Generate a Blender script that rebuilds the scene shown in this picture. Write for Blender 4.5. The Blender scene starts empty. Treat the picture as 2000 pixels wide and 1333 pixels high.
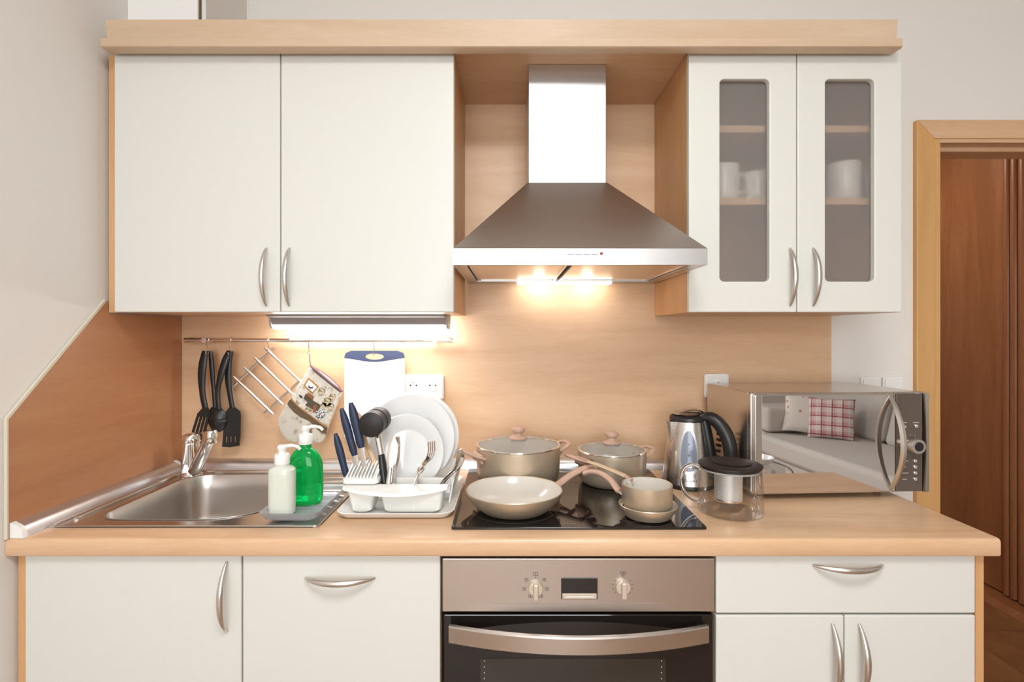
import bpy, math, random
from mathutils import Vector, Matrix
random.seed(7)
PI = math.pi
S = bpy.context.scene
COL = S.collection

# ------------------------------------------------------------------ camera
F, CX, CY, D, CZ = 1034.0, 998.0, 650.0, 1.735, 1.343   # focal length (px), vanishing point, distance to back wall, eye height
cam_d = bpy.data.cameras.new('camera'); cam = bpy.data.objects.new('camera', cam_d); COL.objects.link(cam)
cam.location = (0, -D, CZ); cam.rotation_euler = (PI/2, 0, 0)
cam_d.sensor_fit = 'HORIZONTAL'; cam_d.sensor_width = 36; cam_d.lens = F/2000*36
cam_d.shift_x = (1000-CX)/2000; cam_d.shift_y = -(666.5-CY)/2000
cam_d.clip_start = 0.05
S.camera = cam
# ------------------------------------------------------------------ world, daylight, exposure
w = bpy.data.worlds.new('daylight'); S.world = w; w.use_nodes = True
bg = w.node_tree.nodes['Background']; bg.inputs[0].default_value = (0.80, 0.90, 1.0, 1); bg.inputs[1].default_value = 1.5
def area(name, loc, rot, sx, sy, power, col=(1, 1, 1)):
    l = bpy.data.lights.new(name, 'AREA'); l.shape = 'RECTANGLE'; l.size = sx; l.size_y = sy; l.energy = power; l.color = col
    o = bpy.data.objects.new(name, l); COL.objects.link(o); o.location = loc; o.rotation_euler = rot
    return o
area('window_daylight', (-0.05, -4.52, 1.55), (PI/2, 0, 0), 1.9, 1.5, 80, (0.92, 0.97, 1.0))
S.view_settings.view_transform = 'Standard'; S.view_settings.look = 'None'
S.view_settings.exposure = -0.25; S.view_settings.gamma = 1.0; S.view_settings.use_curve_mapping = False

# ------------------------------------------------------------------ helpers
def W(px, py, y):
    """point of the photograph at depth plane y (back wall = 0) in metres"""
    d = D+y
    return Vector(((px-CX)*d/F, y, CZ-(py-CY)*d/F))
def X(px, y): return (px-CX)*(D+y)/F
def Z(py, y): return CZ-(py-CY)*(D+y)/F

class MB:
    def __init__(s): s.v = []; s.f = []
    def add(s, vs, fs):
        n = len(s.v); s.v += [Vector(p) for p in vs]; s.f += [tuple(i+n for i in f) for f in fs]; return s
    def box(s, x0, x1, y0, y1, z0, z1):
        return s.add([(x0,y0,z0),(x1,y0,z0),(x1,y1,z0),(x0,y1,z0),(x0,y0,z1),(x1,y0,z1),(x1,y1,z1),(x0,y1,z1)],
                     [(0,3,2,1),(4,5,6,7),(0,1,5,4),(1,2,6,5),(2,3,7,6),(3,0,4,7)])
    def prism(s, poly, axis, a, b):
        n = len(poly)
        def P(q, t):
            return {'x': (t,q[0],q[1]), 'y': (q[0],t,q[1]), 'z': (q[0],q[1],t)}[axis]
        vs = [P(q,a) for q in poly]+[P(q,b) for q in poly]
        fs = [tuple(range(n))[::-1], tuple(range(n,2*n))]+[(i,(i+1)%n,(i+1)%n+n,i+n) for i in range(n)]
        ar = sum(poly[i][0]*poly[(i+1)%n][1]-poly[(i+1)%n][0]*poly[i][1] for i in range(n))
        flip = (ar < 0) != (axis == 'y')
        if b < a: flip = not flip
        if flip: fs = [f[::-1] for f in fs]
        return s.add(vs, fs)
    def ring(s, outer, inner, axis, a, b):
        """plate with a hole: outer and inner outlines with the same number of points"""
        n = len(outer)
        def P(q, t): return {'x': (t,q[0],q[1]), 'y': (q[0],t,q[1]), 'z': (q[0],q[1],t)}[axis]
        vs = [P(q,a) for q in outer]+[P(q,a) for q in inner]+[P(q,b) for q in outer]+[P(q,b) for q in inner]
        fs = []
        for i in range(n):
            j = (i+1) % n
            fs += [(i,i+n,j+n,j), (i+2*n,j+2*n,j+3*n,i+3*n), (i,j,j+2*n,i+2*n), (i+n,i+3*n,j+3*n,j+n)]
        return s.add(vs, fs)
    def tube(s, path, r, n=10, ref=None, closed=False):
        path = [Vector(p) for p in path]; m = len(path); rs = r if isinstance(r, list) else [r]*m
        vs = []; nv = None
        for i, p in enumerate(path):
            if closed: t = path[(i+1) % m]-path[i-1]
            else: t = path[min(i+1,m-1)]-path[max(i-1,0)]
            t.normalize()
            if ref is not None: nv = Vector(ref)-t*t.dot(Vector(ref))
            elif nv is None: nv = t.orthogonal()
            else: nv = nv-t*t.dot(nv)
            nv.normalize(); bv = t.cross(nv)
            ra, rb = rs[i] if isinstance(rs[i], tuple) else (rs[i], rs[i])
            for k in range(n):
                a = 2*PI*k/n; vs.append(p+nv*(ra*math.cos(a))+bv*(rb*math.sin(a)))
        fs = []
        for i in range(m if closed else m-1):
            for k in range(n):
                a, b = i*n+k, i*n+(k+1) % n; c, d = ((i+1) % m)*n+(k+1) % n, ((i+1) % m)*n+k
                fs.append((a,b,c,d))
        if not closed: fs += [tuple(range(n))[::-1], tuple(range((m-1)*n,m*n))]
        return s.add(vs, fs)
    def cyl(s, p0, p1, r, n=16, r1=None): return s.tube([p0,p1], [r, r if r1 is None else r1], n)
    def lathe(s, prof, c=(0,0,0), n=40, sx=1.0, sy=1.0):
        """profile (r, z) from the bottom outwards; closes at r=0"""
        c = Vector(c); vs = []; idx = []
        for r, z in prof:
            if r < 1e-6: idx.append([len(vs)]*n); vs.append(c+Vector((0,0,z)))
            else:
                idx.append(list(range(len(vs),len(vs)+n)))
                vs += [c+Vector((r*sx*math.cos(2*PI*k/n), r*sy*math.sin(2*PI*k/n), z)) for k in range(n)]
        fs = []
        for i in range(len(prof)-1):
            for k in range(n):
                q = []
                for e in (idx[i][k], idx[i][(k+1)%n], idx[i+1][(k+1)%n], idx[i+1][k]):
                    if e not in q: q.append(e)
                if len(q) > 2: fs.append(tuple(q))
        return s.add(vs, fs)
    def loft(s, rings, cap0=True, cap1=True):
        n = len(rings[0]); vs = [p for r in rings for p in r]; fs = []
        for i in range(len(rings)-1):
            for k in range(n): fs.append((i*n+k, i*n+(k+1)%n, (i+1)*n+(k+1)%n, (i+1)*n+k))
        if cap0: fs.append(tuple(range(n))[::-1])
        if cap1: fs.append(tuple(range((len(rings)-1)*n, len(rings)*n)))
        return s.add(vs, fs)
    def grid(s, fn, nu, nv):
        vs = [fn(i/nu, j/nv) for j in range(nv+1) for i in range(nu+1)]
        fs = [(j*(nu+1)+i, j*(nu+1)+i+1, (j+1)*(nu+1)+i+1, (j+1)*(nu+1)+i) for j in range(nv) for i in range(nu)]
        return s.add(vs, fs)
    def xf(s, M):
        s.v = [M @ p for p in s.v]; return s
    def build(s, name, m, parent=None, smooth=True, bevel=None, segs=2, sub=0, origin=None):
        lo = Vector([min(p[i] for p in s.v) for i in range(3)]); hi = Vector([max(p[i] for p in s.v) for i in range(3)])
        c = Vector(origin) if origin is not None else (Vector(((lo.x+hi.x)/2, (lo.y+hi.y)/2, lo.z)) if parent is None else (lo+hi)/2)
        me = bpy.data.meshes.new(name); me.from_pydata([p-c for p in s.v], [], s.f); me.update()
        if smooth:
            for p in me.polygons: p.use_smooth = True
            me.set_sharp_from_angle(angle=math.radians(38))
        o = bpy.data.objects.new(name, me); COL.objects.link(o); me.materials.append(MAT[m])
        org[o.name] = c
        if parent is not None: o.parent = parent; o.location = c-org[parent.name]
        else: o.location = c
        if bevel:
            b = o.modifiers.new('bevel', 'BEVEL'); b.width = bevel; b.segments = segs; b.limit_method = 'ANGLE'; b.angle_limit = math.radians(40)
        if sub:
            q = o.modifiers.new('sub', 'SUBSURF'); q.levels = sub; q.render_levels = sub
        return o
org = {}
def thing(name, label, cat, loc, rotz=0, group=None, local=False):
    o = bpy.data.objects.new(name, None); COL.objects.link(o); o.empty_display_size = 0.05
    o.location = loc; o.rotation_euler = (0, 0, rotz); org[o.name] = Vector((0,0,0)) if local else Vector(loc)
    tag(o, label, cat, group); return o
def tag(o, label, cat, group=None):
    o['label'] = label; o['category'] = cat
    if group: o['group'] = group
    return o
def struct(o, label=None):
    o['kind'] = 'structure'
    if label: o['label'] = label
    return o
def sthing(name, loc, label=None):
    o = bpy.data.objects.new(name, None); COL.objects.link(o); o.location = loc; org[o.name] = Vector(loc); return struct(o, label)
def text(body, size, p, mat, parent, rot=(PI/2,0,0), name='lettering', extrude=0.0003):
    c = bpy.data.curves.new('t', 'FONT'); c.body = body; c.size = size; c.align_x = 'CENTER'; c.align_y = 'CENTER'; c.extrude = extrude; c.resolution_u = 2
    t = bpy.data.objects.new('t', c); COL.objects.link(t)
    me = bpy.data.meshes.new_from_object(t.evaluated_get(bpy.context.evaluated_depsgraph_get()))
    bpy.data.objects.remove(t); bpy.data.curves.remove(c)
    me.materials.clear(); me.materials.append(MAT[mat])
    o = bpy.data.objects.new(name, me); COL.objects.link(o); o.parent = parent
    o.location = Vector(p)-org[parent.name]; o.rotation_euler = rot; org[o.name] = Vector(p)
    return o
def cat(pts, m=6):
    pts = [Vector(p) for p in pts]; out = []
    for i in range(len(pts)-1):
        a, b, c, d = pts[max(i-1,0)], pts[i], pts[i+1], pts[min(i+2,len(pts)-1)]
        for k in range(m):
            t = k/m; out.append(0.5*((2*b)+(c-a)*t+(2*a-5*b+4*c-d)*t*t+(3*b-a-3*c+d)*t**3))
    return out+[pts[-1]]
def rrect(x0, x1, y0, y1, r, k=5):
    rs = r if isinstance(r, (list,tuple)) else [r]*4; out = []
    for (cx,cy,a0), q in zip(((x1-rs[0],y1-rs[0],0),(x0+rs[1],y1-rs[1],90),(x0+rs[2],y0+rs[2],180),(x1-rs[3],y0+rs[3],270)), rs):
        for i in range(k+1):
            a = math.radians(a0+90*i/k); out.append((cx+q*math.cos(a), cy+q*math.sin(a)))
    return out

# ------------------------------------------------------------------ materials
MAT = {}
def mat(name, col, rough=0.5, metal=0.0, **k):
    m = bpy.data.materials.new(name); m.use_nodes = True; b = m.node_tree.nodes['Principled BSDF']
    b.inputs['Base Color'].default_value = (*col, 1); b.inputs['Roughness'].default_value = rough; b.inputs['Metallic'].default_value = metal
    for kk, v in k.items(): b.inputs[kk.replace('_', ' ')].default_value = v
    MAT[name] = m; return m, b
def N(m, t, **k):
    n = m.node_tree.nodes.new(t)
    for a, v in k.items(): setattr(n, a, v)
    return n
def L(m, a, b): m.node_tree.links.new(a, b)
def coords(m, scale, rot=(0,0,0)):
    tc = N(m,'ShaderNodeTexCoord'); mp = N(m,'ShaderNodeMapping'); mp.inputs['Scale'].default_value = scale; mp.inputs['Rotation'].default_value = rot
    L(m, tc.outputs['Object'], mp.inputs[0]); return mp.outputs[0]
def noise(m, vec, scale, detail=4, rough=0.55):
    n = N(m,'ShaderNodeTexNoise'); n.inputs['Scale'].default_value = scale; n.inputs['Detail'].default_value = detail; n.inputs['Roughness'].default_value = rough
    L(m, vec, n.inputs['Vector']); return n
def ramp(m, fac, stops):
    r = N(m,'ShaderNodeValToRGB'); e = r.color_ramp.elements
    while len(e) < len(stops): e.new(0.5)
    for x, (p, c) in zip(e, stops): x.position = p; x.color = (*c, 1)
    L(m, fac, r.inputs[0]); return r
def bump(m, b, h, strength, dist=0.001):
    n = N(m,'ShaderNodeBump'); n.inputs['Strength'].default_value = strength; n.inputs['Distance'].default_value = dist
    L(m, h, n.inputs['Height']); L(m, n.outputs[0], b.inputs['Normal'])
def wood(name, dark, mid, light, axis='x', rough=0.42, k=1.0):
    m, b = mat(name, mid, rough)
    st = {'x': (0.8*k,6*k,7*k), 'z': (6*k,6*k,0.8*k), 'y': (6*k,0.8*k,6*k)}[axis]
    v = coords(m, st); n1 = noise(m, v, 2.2, 6, 0.6)
    n1.inputs['Distortion'].default_value = 0.6
    v2 = coords(m, tuple(q*5 for q in st)); n2 = noise(m, v2, 6, 3)
    mx = N(m,'ShaderNodeMath', operation='MULTIPLY_ADD'); mx.inputs[1].default_value = 0.35; L(m, n2.outputs[0], mx.inputs[0]); L(m, n1.outputs[0], mx.inputs[2])
    r = ramp(m, mx.outputs[0], [(0.42,dark),(0.66,mid),(0.92,light)]); L(m, r.outputs[0], b.inputs['Base Color'])
    bump(m, b, n2.outputs[0], 0.04)
    return m
wood('beech', (0.595,0.362,0.203), (0.662,0.424,0.252), (0.722,0.488,0.310), 'x')
wood('worktop_beech', (0.605,0.368,0.206), (0.672,0.432,0.258), (0.732,0.496,0.318), 'x', 0.27)
wood('beech_overexposed', (0.52,0.365,0.235), (0.575,0.415,0.280), (0.63,0.470,0.335), 'x')  # cornice beech with its overexposure painted in as a paler tone
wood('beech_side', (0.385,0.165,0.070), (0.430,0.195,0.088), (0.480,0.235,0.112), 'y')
wood('beech_up', (0.560,0.290,0.120), (0.620,0.340,0.150), (0.68,0.400,0.195), 'z')
wood('door_wood', (0.560,0.300,0.110), (0.620,0.345,0.130), (0.670,0.390,0.160), 'z')
wood('wardrobe_wood', (0.215,0.075,0.026), (0.270,0.098,0.036), (0.330,0.130,0.050), 'z', 0.35)
wood('spoon_wood', (0.62,0.38,0.20), (0.72,0.48,0.28), (0.8,0.56,0.34), 'z', 0.6)
def painted(name, col, rough, bs=0.0, sc=60):
    m, b = mat(name, col, rough)
    if bs: n = noise(m, coords(m, (1,1,1)), sc, 3); bump(m, b, n.outputs[0], bs)
    return m
painted('wall_paint', (0.775,0.735,0.69), 0.9, 0.12, 90)
painted('ceiling_paint', (0.86,0.84,0.81), 0.9)
painted('cream_door', (0.675,0.665,0.615), 0.38, 0.02, 150)
painted('sealant', (0.66,0.60,0.48), 0.6)
def steel(name, col, rough, axis, var=0.12, bs=0.05):
    m, b = mat(name, col, rough, 1.0)
    st = {'x': (1,60,220), 'y': (60,1,220), 'z': (220,60,1)}[axis]
    n = noise(m, coords(m, st), 3, 3)
    mr = N(m,'ShaderNodeMapRange'); mr.inputs['To Min'].default_value = rough-var/2; mr.inputs['To Max'].default_value = rough+var/2
    L(m, n.outputs[0], mr.inputs[0]); L(m, mr.outputs[0], b.inputs['Roughness']); bump(m, b, n.outputs[0], bs, 0.0004)
    return m
steel('hood_steel', (0.58,0.56,0.545), 0.33, 'x', 0.12, 0.05)
steel('oven_steel', (0.57,0.52,0.48), 0.33, 'x')
steel('sink_steel', (0.62,0.59,0.56), 0.24, 'x', 0.1, 0.03)
steel('bowl_steel', (0.60,0.57,0.54), 0.30, 'z', 0.1, 0.04)
steel('kettle_steel', (0.70,0.67,0.64), 0.26, 'z', 0.1, 0.03)
steel('micro_steel', (0.64,0.60,0.565), 0.25, 'x', 0.08, 0.02)
mat('alu', (0.72,0.72,0.74), 0.36, 1.0)
mat('handle_metal', (0.70,0.67,0.64), 0.30, 1.0)
mat('chrome', (0.86,0.85,0.84), 0.06, 1.0)
mat('cutlery', (0.74,0.70,0.66), 0.14, 1.0)
mat('blade', (0.70,0.69,0.68), 0.2, 1.0)
mat('mirror', (0.74,0.71,0.69), 0.015, 1.0)
mat('black_glass', (0.008,0.006,0.006), 0.04, 0.0, Coat_Weight=0.3)
mat('oven_glass', (0.012,0.009,0.008), 0.05)
mat('oven_window', (0.035,0.028,0.022), 0.07)
mat('print_grey', (0.30,0.27,0.26), 0.4)
mat('mark_dark', (0.03,0.03,0.03), 0.5)
mat('mark_light', (0.75,0.74,0.72), 0.5)
mat('panel_dark', (0.16,0.125,0.105), 0.10, 0.55)
mat('black_plastic', (0.012,0.011,0.011), 0.38)
mat('black_lid', (0.014,0.010,0.009), 0.5)
mat('white_plastic', (0.83,0.82,0.79), 0.32)
mat('board_white', (0.86,0.86,0.85), 0.4)
mat('rack_white', (0.84,0.83,0.79), 0.3)
mat('porcelain', (0.82,0.82,0.81), 0.12, 0.0, Coat_Weight=0.4)
mat('navy', (0.012,0.024,0.060), 0.45)
mat('board_blue', (0.030,0.038,0.080), 0.42)
mat('pot_gold', (0.56,0.455,0.335), 0.36, 0.6)
mat('pot_inside', (0.66,0.615,0.55), 0.18)
mat('pot_handle', (0.52,0.335,0.25), 0.42)
mat('pan_handle_tan', (0.55,0.40,0.26), 0.42)
mat('knob_ivory', (0.62,0.52,0.42), 0.35, 0.3)
mat('red_light', (0.35,0.02,0.02), 0.3)
mat('grey_plastic', (0.42,0.40,0.39), 0.4)
mat('lamp_grey', (0.30,0.27,0.26), 0.45, 0.3)
mat('window_blue', (0.22,0.25,0.32), 0.15)
mat('soap_white', (0.66,0.68,0.60), 0.25, 0.0, Subsurface_Weight=0.2, Subsurface_Radius=(0.02,0.02,0.015), Subsurface_Scale=0.4)
mat('binding', (0.16,0.085,0.085), 0.8)
mat('binding_inner', (0.46,0.36,0.36), 0.9)
def glassy(name, col, rough, ior=1.45, alpha_shadow=True):
    """clear glass: refracts for the eye, thin walls let light through"""
    m, b = mat(name, col, rough, 0.0); b.inputs['Transmission Weight'].default_value = 1.0; b.inputs['IOR'].default_value = ior
    return m
glassy('clear_glass', (0.97,0.98,0.97), 0.0)
def thin(name, tint, refl=0.10, rough=0.03, dif=None, difw=0.0):
    m = bpy.data.materials.new(name); m.use_nodes = True; nt = m.node_tree; nt.nodes.clear(); MAT[name] = m
    out = N(m,'ShaderNodeOutputMaterial'); tr = N(m,'ShaderNodeBsdfTransparent'); tr.inputs[0].default_value = (*tint,1)
    gl = N(m,'ShaderNodeBsdfGlossy'); gl.inputs['Roughness'].default_value = rough
    fr = N(m,'ShaderNodeLayerWeight'); fr.inputs[0].default_value = 0.25
    mr = N(m,'ShaderNodeMapRange'); mr.inputs['To Min'].default_value = refl*0.5; mr.inputs['To Max'].default_value = min(1, refl*6); L(m, fr.outputs['Fresnel'], mr.inputs[0])
    mx = N(m,'ShaderNodeMixShader'); L(m, mr.outputs[0], mx.inputs[0]); L(m, tr.outputs[0], mx.inputs[1]); L(m, gl.outputs[0], mx.inputs[2])
    last = mx
    if dif:
        df = N(m,'ShaderNodeBsdfDiffuse'); df.inputs[0].default_value = (*dif,1)
        m2 = N(m,'ShaderNodeMixShader'); m2.inputs[0].default_value = difw; L(m, mx.outputs[0], m2.inputs[1]); L(m, df.outputs[0], m2.inputs[2]); last = m2
    L(m, last.outputs[0], out.inputs[0]); return m
thin('thin_glass', (0.985,0.988,0.985), 0.07)
thin('lid_glass', (0.97,0.97,0.95), 0.08, 0.03, (0.85,0.84,0.80), 0.16)
thin('tray_plastic', (0.95,0.955,0.98), 0.12, 0.1, (0.82,0.83,0.88), 0.20)
thin('white_translucent', (0.9,0.9,0.9), 0.08, 0.2, (0.85,0.85,0.83), 0.6)
m, b = mat('frosted_glass', (0.84,0.80,0.765), 0.30); b.inputs['Transmission Weight'].default_value = 0.87; b.inputs['IOR'].default_value = 1.3
m, b = mat('green_soap', (0.0,0.50,0.10), 0.03); b.inputs['Transmission Weight'].default_value = 0.72; b.inputs['IOR'].default_value = 1.33
b.inputs['Base Color'].default_value = (0.005,0.62,0.13,1)
def emit(name, col, s):
    m = bpy.data.materials.new(name); m.use_nodes = True; nt = m.node_tree; nt.nodes.clear(); MAT[name] = m
    out = N(m,'ShaderNodeOutputMaterial'); e = N(m,'ShaderNodeEmission'); e.inputs[0].default_value = (*col,1); e.inputs[1].default_value = s; L(m, e.outputs[0], out.inputs[0])
emit('tube_light', (0.97,0.98,1.0), 34)
emit('hood_light', (1.0,0.94,0.84), 13)
emit('hood_bulb', (1.0,0.94,0.84), 62)
emit('ceiling_light', (0.95,0.98,1.0), 34)
emit('hall_fill_light', (1.0,0.93,0.82), 58)  # glow of the lamp added to lift the dark hallway
# mesh of the infuser, filter panels
m, b = mat('mesh_steel', (0.74,0.73,0.71), 0.35, 0.6)
bk = N(m,'ShaderNodeTexChecker'); bk.inputs['Scale'].default_value = 420; L(m, coords(m,(1,1,1)), bk.inputs[0])
r = ramp(m, bk.outputs['Fac'], [(0,(0.58,0.57,0.56)),(1,(0.80,0.79,0.77))]); L(m, r.outputs[0], b.inputs['Base Color'])
steel('filter_metal', (0.80,0.70,0.60), 0.38, 'y', 0.1, 0.1)
# fabrics
m, b = mat('mitt_cloth', (0.70,0.64,0.53), 0.95)
vo = N(m,'ShaderNodeTexVoronoi'); vo.inputs['Scale'].default_value = 42; L(m, coords(m,(1,1,1)), vo.inputs['Vector'])
n = noise(m, coords(m,(1,1,1)), 60, 3)
ad = N(m,'ShaderNodeMath', operation='MULTIPLY_ADD'); ad.inputs[1].default_value = 0.9; L(m, n.outputs[0], ad.inputs[0]); L(m, vo.outputs['Distance'], ad.inputs[2])
r = ramp(m, ad.outputs[0], [(0.66,(0.47,0.40,0.31)),(0.80,(0.66,0.60,0.50)),(1.0,(0.70,0.65,0.56))]); L(m, r.outputs[0], b.inputs['Base Color'])
m, b = mat('mitt_print', (0.75,0.7,0.6), 0.95)
n = noise(m, coords(m,(1,1,1)), 55, 5, 0.7)
r = ramp(m, n.outputs[0], [(0.36,(0.40,0.32,0.23)),(0.46,(0.68,0.63,0.54)),(0.60,(0.74,0.70,0.63)),(0.70,(0.60,0.40,0.29))]); L(m, r.outputs[0], b.inputs['Base Color'])
m, b = mat('flower_print', (0.8,0.7,0.6), 0.95)
vo = N(m,'ShaderNodeTexVoronoi'); vo.inputs['Scale'].default_value = 150; L(m, coords(m,(1,1,1)), vo.inputs['Vector'])
r = ramp(m, vo.outputs['Distance'], [(0.0,(0.55,0.20,0.11)),(0.22,(0.66,0.44,0.32)),(0.42,(0.60,0.50,0.36)),(0.62,(0.18,0.18,0.09))]); L(m, r.outputs[0], b.inputs['Base Color'])
m, b = mat('speckle_print', (0.8,0.8,0.8), 0.95)
n = noise(m, coords(m,(1,1,1)), 240, 2); r = ramp(m, n.outputs[0], [(0.47,(0.05,0.05,0.07)),(0.53,(0.82,0.80,0.78))]); L(m, r.outputs[0], b.inputs['Base Color'])
mat('band_brown', (0.145,0.095,0.055), 0.95); mat('band_gold', (0.42,0.22,0.075), 0.9); mat('book_dark', (0.10,0.08,0.05), 0.95); mat('book_rust', (0.30,0.11,0.05), 0.95); mat('paper', (0.82,0.80,0.77), 0.9)
painted('sofa_cloth', (0.60,0.565,0.53), 0.95, 0.3, 300)
m, b = mat('plaid', (0.8,0.75,0.7), 0.95)
tc = N(m,'ShaderNodeTexCoord'); sp = N(m,'ShaderNodeSeparateXYZ'); L(m, tc.outputs['Object'], sp.inputs[0])
def stripes(sock, freq, lo, hi, ph=0.0):
    a = N(m,'ShaderNodeMath', operation='MULTIPLY_ADD'); a.inputs[1].default_value = freq; a.inputs[2].default_value = ph+50; L(m, sock, a.inputs[0])
    f = N(m,'ShaderNodeMath', operation='FRACT'); L(m, a.outputs[0], f.inputs[0])
    r = ramp(m, f.outputs[0], [(lo,(0,0,0)),(lo+0.01,(1,1,1)),(hi,(1,1,1)),(hi+0.01,(0,0,0))]); return r.outputs[0]
def madd(a, b, k):
    q = N(m,'ShaderNodeMath', operation='MULTIPLY_ADD'); q.inputs[1].default_value = k; L(m, a, q.inputs[0])
    if b is not None: L(m, b, q.inputs[2])
    else: q.inputs[2].default_value = 0
    return q.outputs[0]
acc = madd(stripes(sp.outputs[0], 13, 0.05, 0.17), None, 0.8); acc = madd(stripes(sp.outputs[2], 13, 0.05, 0.17), acc, 0.8)
acc = madd(stripes(sp.outputs[0], 13, 0.3, 0.62, 0.1), acc, 0.22); acc = madd(stripes(sp.outputs[2], 13, 0.3, 0.62, 0.1), acc, 0.22)
acc = madd(stripes(sp.outputs[0], 52, 0.1, 0.4), acc, 0.15)
r = ramp(m, acc, [(0,(0.80,0.76,0.72)),(0.4,(0.66,0.40,0.40)),(1.0,(0.33,0.035,0.085))]); L(m, r.outputs[0], b.inputs['Base Color'])
m, b = mat('floral', (0.8,0.77,0.72), 0.95)
vo = N(m,'ShaderNodeTexVoronoi'); vo.inputs['Scale'].default_value = 16; L(m, coords(m,(1,1,1)), vo.inputs['Vector'])
r = ramp(m, vo.outputs['Distance'], [(0.0,(0.50,0.10,0.10)),(0.16,(0.62,0.25,0.22)),(0.24,(0.82,0.79,0.74)),(1,(0.82,0.79,0.74))]); L(m, r.outputs[0], b.inputs['Base Color'])
# floor
m, b = mat('floor_tile', (0.21,0.085,0.035), 0.28)
n = noise(m, coords(m,(1,1,1)), 9, 5); r = ramp(m, n.outputs[0], [(0.3,(0.18,0.068,0.026)),(0.7,(0.27,0.115,0.045))]); L(m, r.outputs[0], b.inputs['Base Color'])
mat('grout', (0.42,0.24,0.13), 0.8)
m, b = mat('kitchen_floor', (0.36,0.22,0.13), 0.35)
n = noise(m, coords(m,(1,9,1)), 3, 5); r = ramp(m, n.outputs[0], [(0.3,(0.28,0.16,0.09)),(0.7,(0.44,0.28,0.17))]); L(m, r.outputs[0], b.inputs['Base Color'])

# ================================================================== the room
XL, XR, YR, ZC = -1.085, 3.62, -4.6, 2.62
mb = MB(); mb.box(XL-0.12, XR+0.12, YR-0.12, 0.16, -0.06, 0.0); fl = struct(mb.build('floor', 'kitchen_floor', smooth=False))
mb = MB(); mb.box(1.05, 3.3, 0.16, 2.9, -0.06, 0.0); hf = struct(mb.build('floor_hallway', 'grout', smooth=False))
tile_me = None; T = 0.345
for i in range(-4, 1):
    for j in range(0, 6):
        x0 = 2.355+i*T; y0 = 0.643+(j-2)*T+0.0
        if y0+T < 0.18 or x0 < 1.1: continue
        ya = max(y0, 0.165)
        if i == 0: x1 = 2.48
        else: x1 = x0+T
        q = MB(); q.box(x0+0.002, x1-0.002, ya+0.002, y0+T-0.002, -0.002, 0.004)
        q.build('tile', 'floor_tile', hf, smooth=False, bevel=0.001, segs=1)
mb = MB(); mb.box(XL-0.12, XR+0.12, YR-0.12, 0.16, ZC, ZC+0.06); struct(mb.build('ceiling', 'ceiling_paint', smooth=False))
mb = MB(); mb.box(1.05, 3.3, 0.16, 2.9, 2.5, 2.56); struct(mb.build('ceiling_hallway', 'ceiling_paint', smooth=False))
mb = MB(); mb.box(XL-0.12, XL, YR, 0.16, 0, ZC); struct(mb.build('wall_left', 'wall_paint', smooth=False))
mb = MB(); mb.box(XR, XR+0.12, YR, 0.16, 0, ZC); struct(mb.build('wall_right', 'wall_paint', smooth=False))
DX0, DX1, DZ = 1.387, 2.24, 1.978
mb = MB(); mb.box(XL, DX0, 0.012, 0.16, 0, ZC); mb.box(DX0, DX1, 0.012, 0.16, DZ, ZC); mb.box(DX1, XR, 0.012, 0.16, 0, ZC)
struct(mb.build('wall_back', 'wall_paint', smooth=False))
WX0, WX1, WZ0, WZ1 = -1.02, 0.92, 0.8, 2.3
mb = MB(); mb.box(XL, WX0, YR-0.12, YR, 0, ZC); mb.box(WX1, XR, YR-0.12, YR, 0, ZC); mb.box(WX0, WX1, YR-0.12, YR, 0, WZ0); mb.box(WX0, WX1, YR-0.12, YR, WZ1, ZC)
struct(mb.build('wall_rear', 'wall_paint', smooth=False))
win = sthing('window_1', ((WX0+WX1)/2, YR-0.06, WZ0))
mb = MB()
for a, b_ in ((WX0,WX0+0.06),(WX1-0.06,WX1),(-0.08,-0.02)): mb.box(a, b_, YR-0.09, YR-0.03, WZ0, WZ1)
mb.box(WX0+0.06, WX1-0.06, YR-0.09, YR-0.03, WZ0, WZ0+0.06); mb.box(WX0+0.06, WX1-0.06, YR-0.09, YR-0.03, WZ1-0.06, WZ1)
mb.build('window_frame', 'white_plastic', win, smooth=False)
for a, b_ in ((WX0+0.06,-0.08),(-0.02,WX1-0.06)):
    q = MB(); q.box(a, b_, YR-0.063, YR-0.057, WZ0+0.06, WZ1-0.06); q.build('pane', 'thin_glass', win, smooth=False)
# hallway walls
mb = MB(); mb.box(0.95, 1.05, 0.16, 2.9, 0, 2.5); struct(mb.build('wall_hallway_left', 'wall_paint', smooth=False))
mb = MB(); mb.box(3.2, 3.3, 0.16, 2.9, 0, 2.5); struct(mb.build('wall_hallway_right', 'wall_paint', smooth=False))
mb = MB(); mb.box(1.05, 3.2, 2.8, 2.9, 0, 2.5); struct(mb.build('wall_hallway_end', 'wall_paint', smooth=False))
# boxed corner pipe chase above the cabinets
ch = sthing('wall_corner', (-0.98, -0.11, 2.12))
mb = MB(); mb.box(XL, -0.888, -0.235, 0.012, 2.118, ZC); mb.build('chase_front', 'ceiling_paint', ch, smooth=False)
mb = MB(); mb.box(-0.888, -0.884, -0.228, 0.012, 2.118, ZC); mb.build('joint_gap', 'band_brown', ch, smooth=False)
mb = MB(); mb.box(-0.884, -0.872, -0.222, 0.012, 2.118, ZC); mb.build('chase_side', 'wall_paint', ch, smooth=False)

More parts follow.
